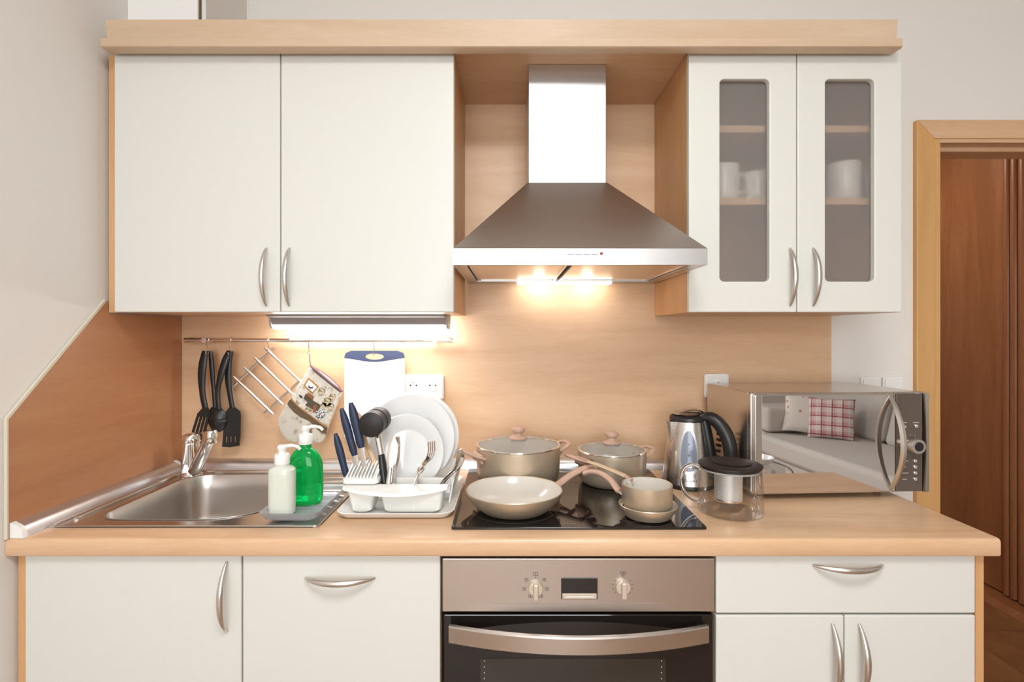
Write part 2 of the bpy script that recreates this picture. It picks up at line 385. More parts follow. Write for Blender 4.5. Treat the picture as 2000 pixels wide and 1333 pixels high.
# doorway casing with mitred corners
dr = sthing('door_1', (1.8, 0.0, 0.0))
cw = 0.061
mb = MB(); mb.prism([(DX0-cw,0),(DX0,0),(DX0,DZ),(DX0-cw,DZ+cw)], 'y', -0.006, 0.014); mb.build('casing', 'door_wood', dr, smooth=False, bevel=0.003)
mb = MB(); mb.prism([(DX0-cw,DZ+cw),(DX0,DZ),(DX1,DZ),(DX1+cw,DZ+cw)], 'y', -0.006, 0.014); mb.build('casing', 'beech', dr, smooth=False, bevel=0.003)
mb = MB(); mb.prism([(DX1+cw,0),(DX1+cw,DZ+cw),(DX1,DZ),(DX1,0)], 'y', -0.006, 0.014); mb.build('casing', 'door_wood', dr, smooth=False, bevel=0.003)
mb = MB(); mb.box(DX0, DX0+0.02, 0.0, 0.165, 0, DZ-0.0); mb.build('jamb', 'door_wood', dr, smooth=False)
mb = MB(); mb.box(DX1-0.02, DX1, 0.0, 0.165, 0, DZ); mb.build('jamb', 'door_wood', dr, smooth=False)
mb = MB(); mb.box(DX0+0.02, DX1-0.02, 0.0, 0.165, DZ-0.012, DZ+0.012); mb.box(DX0+0.02, DX1-0.02, 0.045, 0.06, DZ-0.026, DZ-0.012); mb.build('head_jamb', 'beech', dr, smooth=False)

# wardrobe in the hallway
wd = thing('sliding_wardrobe', 'dark reddish brown wooden wardrobe with sliding doors in the hallway', 'wardrobe', (2.8, 1.3, 0.0))
mb = MB(); mb.box(2.53, 3.19, 0.2, 2.6, 0.02, 2.42); mb.build('carcass', 'wardrobe_wood', wd, smooth=False)
mb = MB(); mb.box(2.485, 2.505, 0.935, 2.0, 0.03, 2.40); mb.build('sliding_door', 'wardrobe_wood', wd, smooth=False)
for yy, rr in ((0.915,0.018),(0.875,0.020),(0.83,0.022)):
    q = MB(); q.cyl((2.487,yy,0.03), (2.487,yy,2.40), rr, 14); q.build('stile_moulding', 'door_wood' if False else 'wardrobe_wood', wd)
mb = MB(); mb.box(2.507, 2.527, 0.2, 0.95, 0.03, 2.40); mb.build('sliding_door', 'wardrobe_wood', wd, smooth=False)
mb = MB(); mb.prism([(2.36,0.004),(2.53,0.004),(2.53,0.022),(2.40,0.022)], 'y', 0.2, 2.6); mb.build('floor_rail', 'wardrobe_wood', wd, smooth=False)

# ================================================================== fitted kitchen
mb = MB(); mb.box(-1.083, -0.160, 0.0, 0.012, 0.862, 1.40); mb.box(-0.160, 0.48, 0.0, 0.012, 0.862, 2.092); mb.box(0.48, 1.05, 0.0, 0.012, 0.862, 1.40)
tag(mb.build('backsplash_panel', 'beech', smooth=False), 'beech wood backsplash panel on the wall behind the stove and rail', 'backsplash')
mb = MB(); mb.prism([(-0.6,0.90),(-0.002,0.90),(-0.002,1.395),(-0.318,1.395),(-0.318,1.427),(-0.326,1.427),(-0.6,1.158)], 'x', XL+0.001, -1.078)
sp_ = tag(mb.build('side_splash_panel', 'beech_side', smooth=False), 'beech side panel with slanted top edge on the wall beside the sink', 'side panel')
mb = MB(); mb.prism([(-0.604,0.90),(-0.600,0.90),(-0.600,1.156),(-0.324,1.427),(-0.324,1.431),(-0.329,1.431),(-0.604,1.160)], 'x', XL+0.001, -1.077)
mb.build('edge_banding', 'sealant', sp_, smooth=False)

# worktop with a cut-out for the bowl
HX0, HX1, HY0, HY1 = -0.99, -0.575, -0.50, -0.095
wt = thing('worktop', 'long beech wood worktop running the full width of the kitchen', 'worktop', (0,-0.3,0.862))
mb = MB()
prof = [(-0.52,0.862),(-0.52,0.90)]+[(-0.592-0.008*math.sin(a), 0.892+0.008*math.cos(a)) for a in (0,0.5,1.05,PI/2)]+[(-0.60,0.866),(-0.597,0.862)]
mb.prism(prof, 'x', -1.084, 1.05)
for a in ((-1.084,HX0,-0.52,-0.001),(HX1,1.05,-0.52,-0.001),(HX0,HX1,-0.52,HY0),(HX0,HX1,HY1,-0.001)): mb.box(a[0],a[1],a[2],a[3],0.862,0.90)
mb.build('worktop_board', 'worktop_beech', wt)
# aluminium sealing strips
def strip_prof(): return [(0,0),(0.028,0),(0.027,0.004)]+[(0.005+0.021*math.cos(t)*1.0+0.0, 0.004+0.024*math.sin(t)) for t in (0.2,0.5,0.8,1.1,1.4)]+[(0.004,0.031),(0,0.031)]
st = thing('sealing_strip', 'aluminium sealing strip along the foot of the back panel', 'strip', (0,-0.014,0.9))
mb = MB(); mb.prism([(-0.0005-u,0.9003+v) for u,v in strip_prof()], 'x', -1.05, 1.05); mb.build('profile', 'alu', st)
st = thing('sealing_strip', 'aluminium sealing strip along the foot of the slanted side panel by the sink', 'strip', (-1.064,-0.3,0.9))
mb = MB(); mb.prism([(-1.0775+u,0.9003+v) for u,v in strip_prof()], 'y', -0.585, -0.03); mb.build('profile', 'alu', st)
mb = MB(); mb.prism([(-1.0778+u*1.06,0.9003+v*1.05) for u,v in strip_prof()], 'y', -0.597, -0.585); mb.build('end_cap', 'white_plastic', st)
mb = MB(); mb.prism([(-1.0778+u*1.06,0.9003+v*1.05) for u,v in strip_prof()], 'y', -0.042, -0.03); mb.build('corner_cap', 'white_plastic', st)

# bow handle
def handle(parent, x, yf, z, axis, Ln=0.152, out=0.029):
    n = 18; path = []; rs = []
    for i in range(n+1):
        t = -1+2*i/n
        o = out*(1-t*t)**0.8 if abs(t) < 1 else 0
        p = Vector((x, yf-0.002-o, z)); p[2 if axis == 'v' else 0] += t*Ln/2
        path.append(p); rs.append((0.0062*(1-0.72*t*t)+0.001, 0.0046*(1-0.7*t*t)+0.001))
    q = MB(); q.tube(path, rs, 10, ref=(1,0,0) if axis == 'v' else (0,0,1))
    o = q.build('handle', 'handle_metal', parent); o['label'] = 'satin metal bow handle'; return o
def front(parent, name, x0, x1, yf, z0, z1, m='cream_door'):
    q = MB(); q.box(x0, x1, yf, yf+0.018, z0, z1); return q.build(name, m, parent, smooth=False, bevel=0.003, segs=3)
def carcass(parent, x0, x1, y0, y1, z0, z1, m='beech_up', top=False, back=True):
    t = 0.016
    q = MB(); q.box(x0, x0+t, y0, y1, z0, z1); q.build('side_panel', m, parent, smooth=False)
    q = MB(); q.box(x1-t, x1, y0, y1, z0, z1); q.build('side_panel', m, parent, smooth=False)
    q = MB(); q.box(x0+t, x1-t, y0, y1, z0, z0+t); q.build('bottom_panel', 'beech', parent, smooth=False)
    if top: q = MB(); q.box(x0+t, x1-t, y0, y1, z1-t, z1); q.build('top_panel', 'beech', parent, smooth=False)
    if back: q = MB(); q.box(x0+t, x1-t, y1-0.006, y1, z0+t, z1-(t if top else 0)); q.build('back_panel', 'beech', parent, smooth=False)
YF = -0.58
def plinth(parent, x0, x1):
    q = MB(); q.box(x0, x1, -0.51, -0.495, 0.0, 0.118); q.build('plinth', 'beech', parent, smooth=False)
# left base unit
c = thing('base_cabinet', 'cream base cabinet under the sink with vertical bow handle', 'cabinet', (-0.83,-0.3,0))
carcass(c, -1.081, -0.587, -0.560, -0.03, 0.12, 0.860); plinth(c, -1.079, -0.588)
q = MB(); q.box(-1.0795, -1.0625, -0.575, -0.56, 0.12, 0.860); q.build('edge_strip', 'beech_up', c, smooth=False)
d = front(c, 'door', -1.0605, -0.5885, YF, 0.13, 0.857); handle(d, -0.619, YF, 0.767, 'v')
# middle unit
c = thing('base_cabinet', 'cream cabinet front with horizontal bow handle left of the oven', 'cabinet', (-0.37,-0.3,0))
carcass(c, -0.586, -0.1545, -0.560, -0.03, 0.12, 0.860); plinth(c, -0.586, -0.156)
d = front(c, 'door', -0.5855, -0.1545, YF, 0.13, 0.856); handle(d, -0.3725, YF, 0.808, 'h')
# right unit
c = thing('base_cabinet', 'cream base cabinet with wide drawer over two doors right of the oven', 'cabinet', (0.74,-0.3,0))
carcass(c, 0.4475, 1.034, -0.560, -0.03, 0.12, 0.860); plinth(c, 0.449, 1.032)
q = MB(); q.box(1.0155, 1.034, -0.577, -0.56, 0.12, 0.860); q.build('edge_strip', 'beech_up', c, smooth=False)
d = front(c, 'drawer', 0.4475, 1.0135, YF, 0.730, 0.857); handle(d, 0.734, YF, 0.836, 'h')
d = front(c, 'door', 0.4475, 0.7265, YF, 0.13, 0.7255); handle(d, 0.700, YF, 0.632, 'v')
d = front(c, 'door', 0.7290, 1.0135, YF, 0.13, 0.7255); handle(d, 0.7585, YF, 0.632, 'v')

# ------------------------------------------------------------------ oven
ov = thing('oven', 'built-in steel oven with dark glass door and bowed steel handle', 'oven', (0.147,-0.3,0))
OX0, OX1 = -0.1495, 0.4435
q = MB(); q.box(OX0+0.01, OX1-0.01, -0.56, -0.06, 0.27, 0.855); q.build('housing', 'black_plastic', ov, smooth=False)
q = MB(); q.box(OX0, OX1, -0.583, -0.56, 0.7345, 0.851); fa = q.build('control_panel', 'oven_steel', ov, smooth=False, bevel=0.002)
q = MB(); q.box(OX0+0.002, OX1-0.002, -0.58, -0.56, 0.275, 0.7275); od = q.build('door', 'oven_glass', ov, smooth=False, bevel=0.003)
q = MB(); q.box(X(938,-0.58), X(1300,-0.58), -0.5808, -0.5795, 0.33, Z(1287,-0.58)); q.build('window_pane', 'oven_window', od, smooth=False)
q = MB()
for px in (946, 1292):
    for k in range(24):
        p = W(px, 1292+k*11.5, -0.5812)
        q.box(p.x-0.0009, p.x+0.0009, -0.5814, -0.5806, p.z-0.0009, p.z+0.0009)
o = q.build('dot_print', 'mark_light', od, smooth=False); o['kind'] = 'stuff'
hb = MB(); n = 28; ra = []
for i in range(n+1):
    t = -1+2*i/n; x = 0.1447+t*0.2775; y = -0.604-0.044*(1-t*t); zc = Z(1238,-0.60)
    ra.append([(x,y,zc-0.0185),(x,y-0.003,zc-0.016),(x,y-0.003,zc+0.016),(x,y,zc+0.0185),(x,y+0.008,zc+0.0185),(x,y+0.008,zc-0.0185)])
hb.loft(ra); oh = hb.build('handle', 'oven_steel', od); oh['label'] = 'bowed brushed steel handle'
for x in (-0.124, 0.414):
    q = MB(); q.box(x-0.008, x+0.008, -0.606, -0.579, Z(1245,-0.60), Z(1230,-0.60)); q.build('handle_mount', 'black_plastic', oh, smooth=False)
for px, py in ((1046,1149),(1216,1146)):
    p = W(px, py, -0.583); q = MB()
    q.tube([p+Vector((0,0.001,0)), p+Vector((0,-0.010,0)), p+Vector((0,-0.012,0))], [0.0165,0.0155,0.013], 28)
    kn = q.build('knob', 'knob_ivory', fa)
    q = MB(); q.box(p.x-0.0055, p.x+0.0055, -0.606, -0.594, p.z-0.019, p.z+0.017); q.build('grip', 'knob_ivory', kn, smooth=False, bevel=0.003)
    q = MB(); q.box(p.x-0.0008, p.x+0.0008, -0.5838, -0.5825, p.z+0.0215, p.z+0.0245); q.build('pointer_mark', 'mark_dark', fa, smooth=False)
q = MB()
def sym(px, py, w_=0.0075, h_=0.0058):
    p = W(px, py, -0.583); t = 0.0007
    q.box(p.x-w_/2, p.x-w_/2+t, -0.5837, -0.5825, p.z-h_/2, p.z+h_/2); q.box(p.x+w_/2-t, p.x+w_/2, -0.5837, -0.5825, p.z-h_/2, p.z+h_/2)
    q.box(p.x-w_/2, p.x+w_/2, -0.5837, -0.5825, p.z-h_/2, p.z-h_/2+t*0.8); q.box(p.x-w_/2, p.x+w_/2, -0.5837, -0.5825, p.z+h_/2-t*0.8, p.z+h_/2); q.box(p.x-0.0008, p.x+0.0008, -0.5837, -0.5825, p.z-0.001, p.z+0.0012)
for s_ in ((1046,1122,0.011,0.006),(1028,1133),(1063,1133),(1024,1151),(1068,1151),(1036,1165),(1057,1165),(1217,1120,0.0105,0.006)): sym(*s_)
for a in range(-130, 140, 26):
    if abs(a) < 40: continue
    px, py = 1216+19*math.sin(math.radians(a)), 1146-19*math.cos(math.radians(a)); p = W(px,py,-0.583)
    q.box(p.x-0.0013, p.x+0.0013, -0.5837, -0.5825, p.z-0.0005, p.z+0.0005)
o = q.build('symbol_print', 'mark_dark', fa, smooth=False); o['kind'] = 'stuff'
q = MB(); a = W(1096,1129,-0.583); b_ = W(1167,1171,-0.583); q.box(a.x, b_.x, -0.5845, -0.582, b_.z, a.z); ds = q.build('display', 'oven_glass', fa, smooth=False, bevel=0.001)
q = MB(); a = W(1098,1159,-0.583); b_ = W(1165,1169.5,-0.583); q.box(a.x, b_.x, -0.5865, -0.584, b_.z, a.z); q.build('button_bar', 'knob_ivory', ds, smooth=False, bevel=0.0008)
q = MB(); a = W(1104,1164,-0.583); b_ = W(1159,1166,-0.583); q.box(a.x, b_.x, -0.5872, -0.586, b_.z, a.z); q.build('slider_line', 'mark_light', ds, smooth=False)
q = MB(); a = W(960,1179,-0.583); b_ = W(1300,1179.8,-0.583); q.box(a.x, b_.x, -0.5834, -0.582, b_.z, a.z); q.build('crease_line', 'print_grey', fa, smooth=False)

# ------------------------------------------------------------------ cooktop
CX0, CX1, CY0, CY1, CT = -0.1345, 0.4405, -0.548, -0.036, 0.9060
ck = thing('cooktop', 'black glass ceramic cooktop set into the beech worktop', 'cooktop', (0.153,-0.29,0.9))
q = MB(); q.prism(rrect(CX0,CX1,CY0,CY1,0.006,3), 'z', 0.9005, CT); q.build('glass_plate', 'black_glass', ck, bevel=0.0012, segs=2)
q = MB()
for cx, cy, rr in ((0.008,-0.42,0.105),(0.02,-0.175,0.09),(0.30,-0.43,0.085),(0.294,-0.18,0.105)):
    o1 = [(cx+rr*math.cos(2*PI*k/48), cy+rr*math.sin(2*PI*k/48)) for k in range(48)]; o2 = [(cx+(rr-0.0012)*math.cos(2*PI*k/48), cy+(rr-0.0012)*math.sin(2*PI*k/48)) for k in range(48)]
    q.ring(o1, o2, 'z', CT-0.0002, CT+0.0002)
q.build('zone_rings', 'panel_dark', ck)
text('Beaw', 0.0135, (X(1112,-0.53), -0.524, CT+0.0003), 'print_grey', ck, rot=(0,0,0), extrude=0.0001)

# ------------------------------------------------------------------ sink
sk = thing('sink', 'stainless steel sink with square bowl and ribbed drainer', 'sink', (-0.74,-0.3,0.9))
SX0, SX1, SY0, SY1 = -1.046, -0.436, -0.537, -0.055
bx, by = (HX0+HX1)/2, (HY0+HY1)/2
def bowl_ring(inset):
    x0, x1, y0, y1 = HX0+0.008+inset, HX1-0.008-inset, HY0+0.008+inset, HY1-0.008-inset
    return rrect(x0, x1, y0, y1, [max(0.13-inset,0.05), max(0.075-inset,0.03), max(0.06-inset,0.03), max(0.15-inset,0.05)], 8)
inner = bowl_ring(0.0); outer = []
for (x, y) in inner:
    dx, dy = x-bx, y-by; ts = []
    if dx > 1e-9: ts.append((SX1-bx)/dx)
    if dx < -1e-9: ts.append((SX0-bx)/dx)
    if dy > 1e-9: ts.append((SY1-by)/dy)
    if dy < -1e-9: ts.append((SY0-by)/dy)
    t = min(ts); outer.append([bx+dx*t, by+dy*t])
for cx, cy in ((SX0,SY0),(SX1,SY0),(SX0,SY1),(SX1,SY1)):
    k = min(range(len(outer)), key=lambda i: (outer[i][0]-cx)**2+(outer[i][1]-cy)**2); outer[k] = [cx, cy]
q = MB(); q.ring([tuple(p) for p in outer], inner, 'z', 0.9003, 0.9035); q.build('deck', 'sink_steel', sk)
q = MB(); o2 = rrect(SX0,SX1,SY0,SY1,0.012,4); i2 = rrect(SX0+0.007,SX1-0.007,SY0+0.007,SY1-0.007,0.009,4); q.ring(o2, i2, 'z', 0.9003, 0.9058); q.build('rim', 'sink_steel', sk, bevel=0.0012, segs=2)
q = MB(); rings = []
for inset, z in ((-0.004,0.9045),(0.0,0.9035),(0.003,0.895),(0.007,0.86),(0.012,0.79),(0.020,0.757),(0.036,0.744),(0.07,0.740),(0.12,0.7385)):
    rings.append([(x,y,z) for x,y in bowl_ring(inset)])
q.loft(rings, False, True); o = q.build('bowl', 'bowl_steel', sk); sol = o.modifiers.new('wall','SOLIDIFY'); sol.thickness = 0.0012; sol.offset = 1
q = MB(); q.lathe([(0,0.7405),(0.03,0.7405),(0.036,0.7425),(0.040,0.7425),(0.042,0.7395)], (bx,by,0), 28); q.build('drain', 'chrome', sk)
q = MB(); q.tube(cat([(-1.026,-0.47,0.9035),(-1.026,-0.46,0.9055),(-1.026,-0.14,0.9055),(-1.026,-0.13,0.9035)],3), 0.0055, 8); q.build('raised_bead', 'sink_steel', sk)
q = MB(); q.tube(cat([(-0.90,-0.077,0.9035),(-0.89,-0.077,0.9055),(-0.47,-0.077,0.9055),(-0.46,-0.077,0.9035)],3), 0.0055, 8); q.build('raised_bead', 'sink_steel', sk)
for i in range(8):
    y = -0.14-i*0.045
    q = MB(); q.tube([(-0.56,y,0.9030),(-0.55,y,0.9045),(-0.455,y,0.9045),(-0.447,y,0.9030)], 0.004, 8); q.build('drainer_rib', 'sink_steel', sk)

# ------------------------------------------------------------------ faucet
FX, FY = -0.985, -0.105
fc = thing('faucet', 'chrome single-lever mixer tap at the back of the sink', 'faucet', (FX,FY,0.9035))
q = MB(); q.lathe([(0,0.9035),(0.031,0.9035),(0.032,0.907),(0.029,0.912),(0.0275,0.92),(0.0275,0.943)], (FX,FY,0), 28); q.build('base', 'chrome', fc)
q = MB(); q.lathe([(0.0275,0.9435),(0.028,0.946),(0.0305,0.985),(0.0325,1.002),(0.0325,1.008)], (FX,FY,0), 28); q.build('body', 'chrome', fc)
lv = [((0.0328,1.0085),0),((0.0325,1.014),0.002),((0.0295,1.024),0.005),((0.022,1.032),0.009),((0.010,1.036),0.012)]
q = MB(); q.loft([[(FX+o_+r_*math.cos(2*PI*k/28),FY-o_*0.6+r_*math.sin(2*PI*k/28),z_) for k in range(28)] for (r_,z_),o_ in lv]); q.build('lever_cap', 'chrome', fc)
tip = Vector((-0.832,-0.27,1.056)); root = Vector((FX+0.024,FY-0.020,0.924))
q = MB(); pth = [root, root.lerp(tip,0.25), root.lerp(tip,0.6), root.lerp(tip,0.93), tip+Vector((-0.004,0.004,0.008))]
q.tube(pth, [(0.017,0.020),(0.0165,0.019),(0.0145,0.0165),(0.0135,0.015),(0.011,0.013)], 14, ref=(0,0,1)); q.build('spout', 'chrome', fc)
q = MB(); c0 = tip+Vector((0.008,-0.010,0)); q.lathe([(0.0,-0.018),(0.0125,-0.018),(0.014,-0.016),(0.014,-0.002),(0.0165,0.0),(0.0165,0.012),(0.013,0.018),(0,0.020)], c0, 22); q.build('aerator', 'chrome', fc)

# ------------------------------------------------------------------ wall units
YU = -0.335; ZU0, ZU1 = 1.397, 2.088
c = thing('wall_cabinet', 'double wall cabinet with plain cream doors above the sink', 'cabinet', (-0.6,-0.16,ZU0))
carcass(c, -1.050, -0.1505, -0.3165, -0.0005, ZU0, ZU1, top=True)
q = MB(); q.box(-1.077, -1.051, -0.3165, -0.28, ZU0, ZU1); q.build('filler_strip', 'beech_up', c, smooth=False)
q = MB(); q.box(-0.62, -0.604, -0.3165, -0.007, ZU0+0.016, ZU1-0.016); q.build('divider', 'beech_up', c, smooth=False)
d = front(c, 'door', -1.0495, -0.6110, YU, ZU0, ZU1-0.002); handle(d, -0.646, YU, 1.490, 'v')
d = front(c, 'door', -0.6085, -0.1510, YU, ZU0, ZU1-0.002); handle(d, -0.5855, YU, 1.490, 'v')
GX0, GX1, GS = 0.4705, 1.0345, 0.7565
c = thing('glass_cabinet', 'wall cabinet with two cream doors and frosted glass panes', 'cabinet', (0.75,-0.16,ZU0))
carcass(c, GX0, GX1, -0.3165, -0.0005, ZU0, ZU1, top=True)
q = MB(); q.box(GS-0.008, GS+0.008, -0.30, -0.25, ZU0+0.016, ZU1-0.016)
for z in (1.886, 1.690):
    q2 = MB(); q2.box(GX0+0.017, GX1-0.017, -0.300, -0.008, z, z+0.018); q2.build('shelf', 'beech', c, smooth=False)
for x0, x1, gx0, gx1, hx in ((GX0,GS-0.0012,X(1406,YU),X(1503,YU),0.7366),(GS+0.0012,GX1,X(1612,YU),X(1708,YU),0.7980)):
    z0, z1, gz0, gz1 = ZU0, ZU1-0.002, 1.478, 2.014
    inn = rrect(gx0,gx1,gz0,gz1,0.012,4); out_ = []
    cx, cz = (gx0+gx1)/2, (gz0+gz1)/2
    for k, (x,z) in enumerate(inn):
        i5 = k//5; m5 = k % 5
        tx = x1 if i5 in (0,3) else x0; tz = z1 if i5 in (0,1) else z0
        if m5 == 2: out_.append((tx,tz))
        elif (m5 < 2) == (i5 in (0,2)): out_.append((tx,z))
        else: out_.append((x,tz))
    q = MB(); q.ring(out_, inn, 'y', YU, YU+0.018); d = q.build('door', 'cream_door', c, smooth=False, bevel=0.0025, segs=2)
    q = MB(); q.box(gx0-0.006, gx1+0.006, YU+0.0185, YU+0.0225, gz0-0.006, gz1+0.006); q.build('glass_pane', 'frosted_glass', d, smooth=False)
    handle(d, hx, YU, 1.490, 'v')
# cups behind the frosted glass
for cx, cy, rr, hh, lab in ((0.933,-0.245,0.046,0.105,'white mug with handle behind the right frosted pane'),(0.596,-0.245,0.044,0.100,'white mug at the left edge behind the left frosted pane'),(0.700,-0.225,0.042,0.085,'pale mug at the right edge behind the left frosted pane')):
    t = thing('mug', lab, 'mug', (cx,cy,1.7085), group='mugs in the glass cabinet')
    q = MB(); q.lathe([(0,1.709),(rr*0.9,1.709),(rr,1.716),(rr,1.709+hh),(rr-0.003,1.709+hh),(rr-0.003,1.716),(0,1.714)], (cx,cy,0), 28); q.build('cup', 'porcelain', t)
    q = MB(); q.tube(cat([(cx+rr-0.002,cy,1.709+hh*0.8),(cx+rr+0.02,cy,1.709+hh*0.75),(cx+rr+0.022,cy,1.709+hh*0.35),(cx+rr-0.002,cy,1.709+hh*0.25)],5), 0.0045, 8); q.build('handle', 'porcelain', t)

# cornice over the whole run
co = thing('cornice', 'beech cornice board spanning the tops of the wall cabinets', 'cornice', (-0.02,-0.18,2.09))
q = MB(); q.prism([(-0.350,2.0905),(-0.350,2.152),(-0.368,2.152),(-0.362,2.10),(-0.385,2.094),(-0.385,2.074),(-0.380,2.071),(-0.350,2.0725)], 'x', -1.047, 0.999); q.build('fascia', 'beech_overexposed', co)
q = MB(); q.box(-1.045, 0.996, -0.350, -0.0005, 2.0905, 2.108); q.build('top_board', 'beech', co, smooth=False)

# ------------------------------------------------------------------ cooker hood
hd = thing('cooker_hood', 'stainless steel chimney cooker hood above the stove', 'hood', (0.1635,-0.25,1.5))
HX_0, HX_1, HYf, HYb, Hz0, Hz1 = -0.1370, 0.4640, -0.486, -0.006, 1.503, 1.5415
q = MB()
q.box(HX_0, HX_1, HYf, HYf+0.004, Hz0, Hz1); q.box(HX_0, HX_0+0.004, HYf+0.004, HYb, Hz0, Hz1); q.box(HX_1-0.004, HX_1, HYf+0.004, HYb, Hz0, Hz1)
lip = q.build('lower_band', 'hood_steel', hd, smooth=False)
cx0, cx1, cy0 = 0.0485, 0.2655, -0.262; zt = 1.7600
q = MB()
lo = [(HX_0,HYf,Hz1),(HX_1,HYf,Hz1),(HX_1,HYb,Hz1),(HX_0,HYb,Hz1)]; hi = [(cx0-0.002,cy0-0.002,zt),(cx1+0.002,cy0-0.002,zt),(cx1+0.002,HYb,zt),(cx0-0.002,HYb,zt)]
q.loft([lo,hi]); q.build('canopy', 'hood_steel', hd, smooth=False)
q = MB(); q.box(cx0, cx1, cy0, HYb, zt-0.001, 2.0902); q.build('chimney', 'hood_steel', hd, smooth=False, bevel=0.002)
q = MB(); q.box(HX_0+0.004, HX_1-0.004, HYf+0.004, HYb, Hz0+0.022, Hz0+0.030); q.build('underside', 'hood_steel', hd, smooth=False)
q = MB(); q.ring(rrect(HX_0+0.004,HX_1-0.004,HYf+0.004,HYb,0.001,1), rrect(HX_0+0.030,HX_1-0.030,HYf+0.026,HYb-0.06,0.001,1), 'z', Hz0+0.001, Hz0+0.012); q.build('inner_frame', 'hood_steel', hd, smooth=False)
mid = (HX_0+HX_1)/2-0.02
for a, b_ in ((HX_0+0.034,mid-0.006),(mid+0.006,HX_1-0.034)):
    q = MB(); q.box(a, b_, HYf+0.030, HYb-0.065, Hz0+0.006, Hz0+0.012); fp = q.build('grease_filter', 'filter_metal', hd, smooth=False)
    q = MB(); q.ring(rrect(a,b_,HYf+0.030,HYb-0.065,0.003,2), rrect(a+0.006,b_-0.006,HYf+0.036,HYb-0.071,0.003,2), 'z', Hz0+0.003, Hz0+0.0065); q.build('filter_frame', 'hood_steel', fp, smooth=False)
    xc = (a+b_)/2; q = MB(); q.box(xc-0.02, xc+0.02, HYf+0.04, HYf+0.046, Hz0+0.004, Hz0+0.0062); q.build('latch', 'lamp_grey', fp, smooth=False)
q = MB(); q.box(X(1010,-0.045), X(1193,-0.045), -0.062, -0.026, Hz0-0.006, Hz0+0.004); lp = q.build('lamp_cover', 'hood_light', hd, smooth=False, bevel=0.002)
for px in (1053, 1147):
    q = MB(); q.tube([(X(px,-0.045)-0.016,-0.045,Hz0-0.0075),(X(px,-0.045)+0.016,-0.045,Hz0-0.0075)], 0.005, 10); q.build('bulb', 'hood_bulb', lp)
for k in range(4):
    a = W(1108+k*15.6, 492, HYf); b_ = W(1121+k*15.6, 497, HYf)
    q = MB(); q.box(a.x, b_.x, HYf-0.0012, HYf+0.001, b_.z, a.z); q.build('button', 'oven_steel', lip, smooth=False)
    q = MB(); q.box(a.x, b_.x, HYf-0.0008, HYf+0.001, b_.z-0.0013, b_.z); q.build('button_gap', 'mark_dark', lip, smooth=False)
p = W(1174.5, 495.5, HYf); q = MB(); q.tube([p, p+Vector((0,-0.0022,0)), p+Vector((0,-0.003,0))], [0.0036,0.0034,0.002], 16); q.build('indicator', 'red_light', lip)

# ------------------------------------------------------------------ under-cabinet lamp
la = thing('under_cabinet_lamp', 'grey strip lamp with lit white tube under the wall cabinet', 'lamp', (-0.46,-0.12,1.35))
x0, x1 = X(532,-0.125), X(872,-0.125)
q = MB(); q.prism([(-0.1650,1.3965),(-0.1650,1.391),(-0.1390,1.388),(-0.1270,1.366),(-0.1170,1.366),(-0.1170,1.389),(-0.0700,1.389),(-0.0700,1.3965)], 'x', x0, x1); q.build('housing', 'lamp_grey', la, smooth=False, bevel=0.001)
q = MB(); q.prism([(-0.1265,1.3655),(-0.1250,1.358),(-0.1170,1.353),(-0.0970,1.353),(-0.0820,1.362),(-0.0750,1.375),(-0.0750,1.3885),(-0.1165,1.3885),(-0.1165,1.3655)], 'x', x0+0.001, x1-0.012); q.build('diffuser', 'tube_light', la)
for xx in (x0-0.006, x1):
    q = MB(); q.prism([(-0.1410,1.3965),(-0.1330,1.366),(-0.1250,1.357),(-0.0950,1.352),(-0.0700,1.366),(-0.0680,1.3965)], 'x', xx, xx+0.006); q.build('end_cap', 'grey_plastic', la, smooth=False)
q = MB(); q.cyl((x0-0.010,-0.115,1.369), (x0-0.004,-0.115,1.369), 0.004, 10); q.build('switch', 'white_plastic', la)
q = MB(); q.cyl((x1+0.004,-0.127,1.368), (x1+0.010,-0.127,1.368), 0.004, 10); q.build('plug', 'white_plastic', la)

# ------------------------------------------------------------------ rail with hooks
RY = -0.045; RZ = Z(665, RY)
rl = thing('utensil_rail', 'chrome hanging rail fixed to the backsplash under the lamp', 'rail', ((X(620,RY)),-0.02,RZ))
q = MB(); q.cyl((X(362,RY),RY,RZ), (X(884,RY),RY,RZ), 0.0066, 14); q.build('bar', 'chrome', rl)
for px in (361, 849):
    q = MB(); q.cyl((X(px,RY),RY,RZ), (X(px+36,RY),RY,RZ), 0.0085, 16); q.build('sleeve', 'chrome', rl)
for px in (400, 850):
    q = MB(); q.cyl((X(px,RY),RY-0.008,RZ), (X(px,RY),-0.0005,RZ), 0.0085, 14); q.build('bracket', 'chrome', rl)
def s_hook(px, ztip, lab, dx=0.0):
    x = X(px, RY); z = RZ
    pts = [(x,RY+0.007,z-0.004),(x,RY+0.008,z+0.004),(x,RY,z+0.0092),(x,RY-0.0090,z+0.003),(x+dx*0.3,RY-0.0095,z-0.010),(x+dx,RY-0.006,ztip+0.012),(x+dx,RY-0.002,ztip+0.001),(x+dx,RY-0.008,ztip-0.002),(x+dx,RY-0.016,ztip+0.001),(x+dx,RY-0.018,ztip+0.007)]
    q = MB(); q.tube(cat(pts,4), 0.0016, 8)
    tag(q.build('s_hook', 'chrome'), lab, 'hook', 's-hooks on the rail')
s_hook(408, Z(691,RY), 'chrome s-hook carrying the two leftmost black utensils')
s_hook(451, Z(692,RY), 'chrome s-hook carrying the black spoon and slotted turner')
s_hook(525, Z(687,RY), 'chrome s-hook carrying the chrome bar trivet', 0.004)
s_hook(605, Z(690,RY), 'chrome s-hook carrying the oven mitt')
s_hook(732, Z(694,RY), 'chrome s-hook carrying the white cutting board')

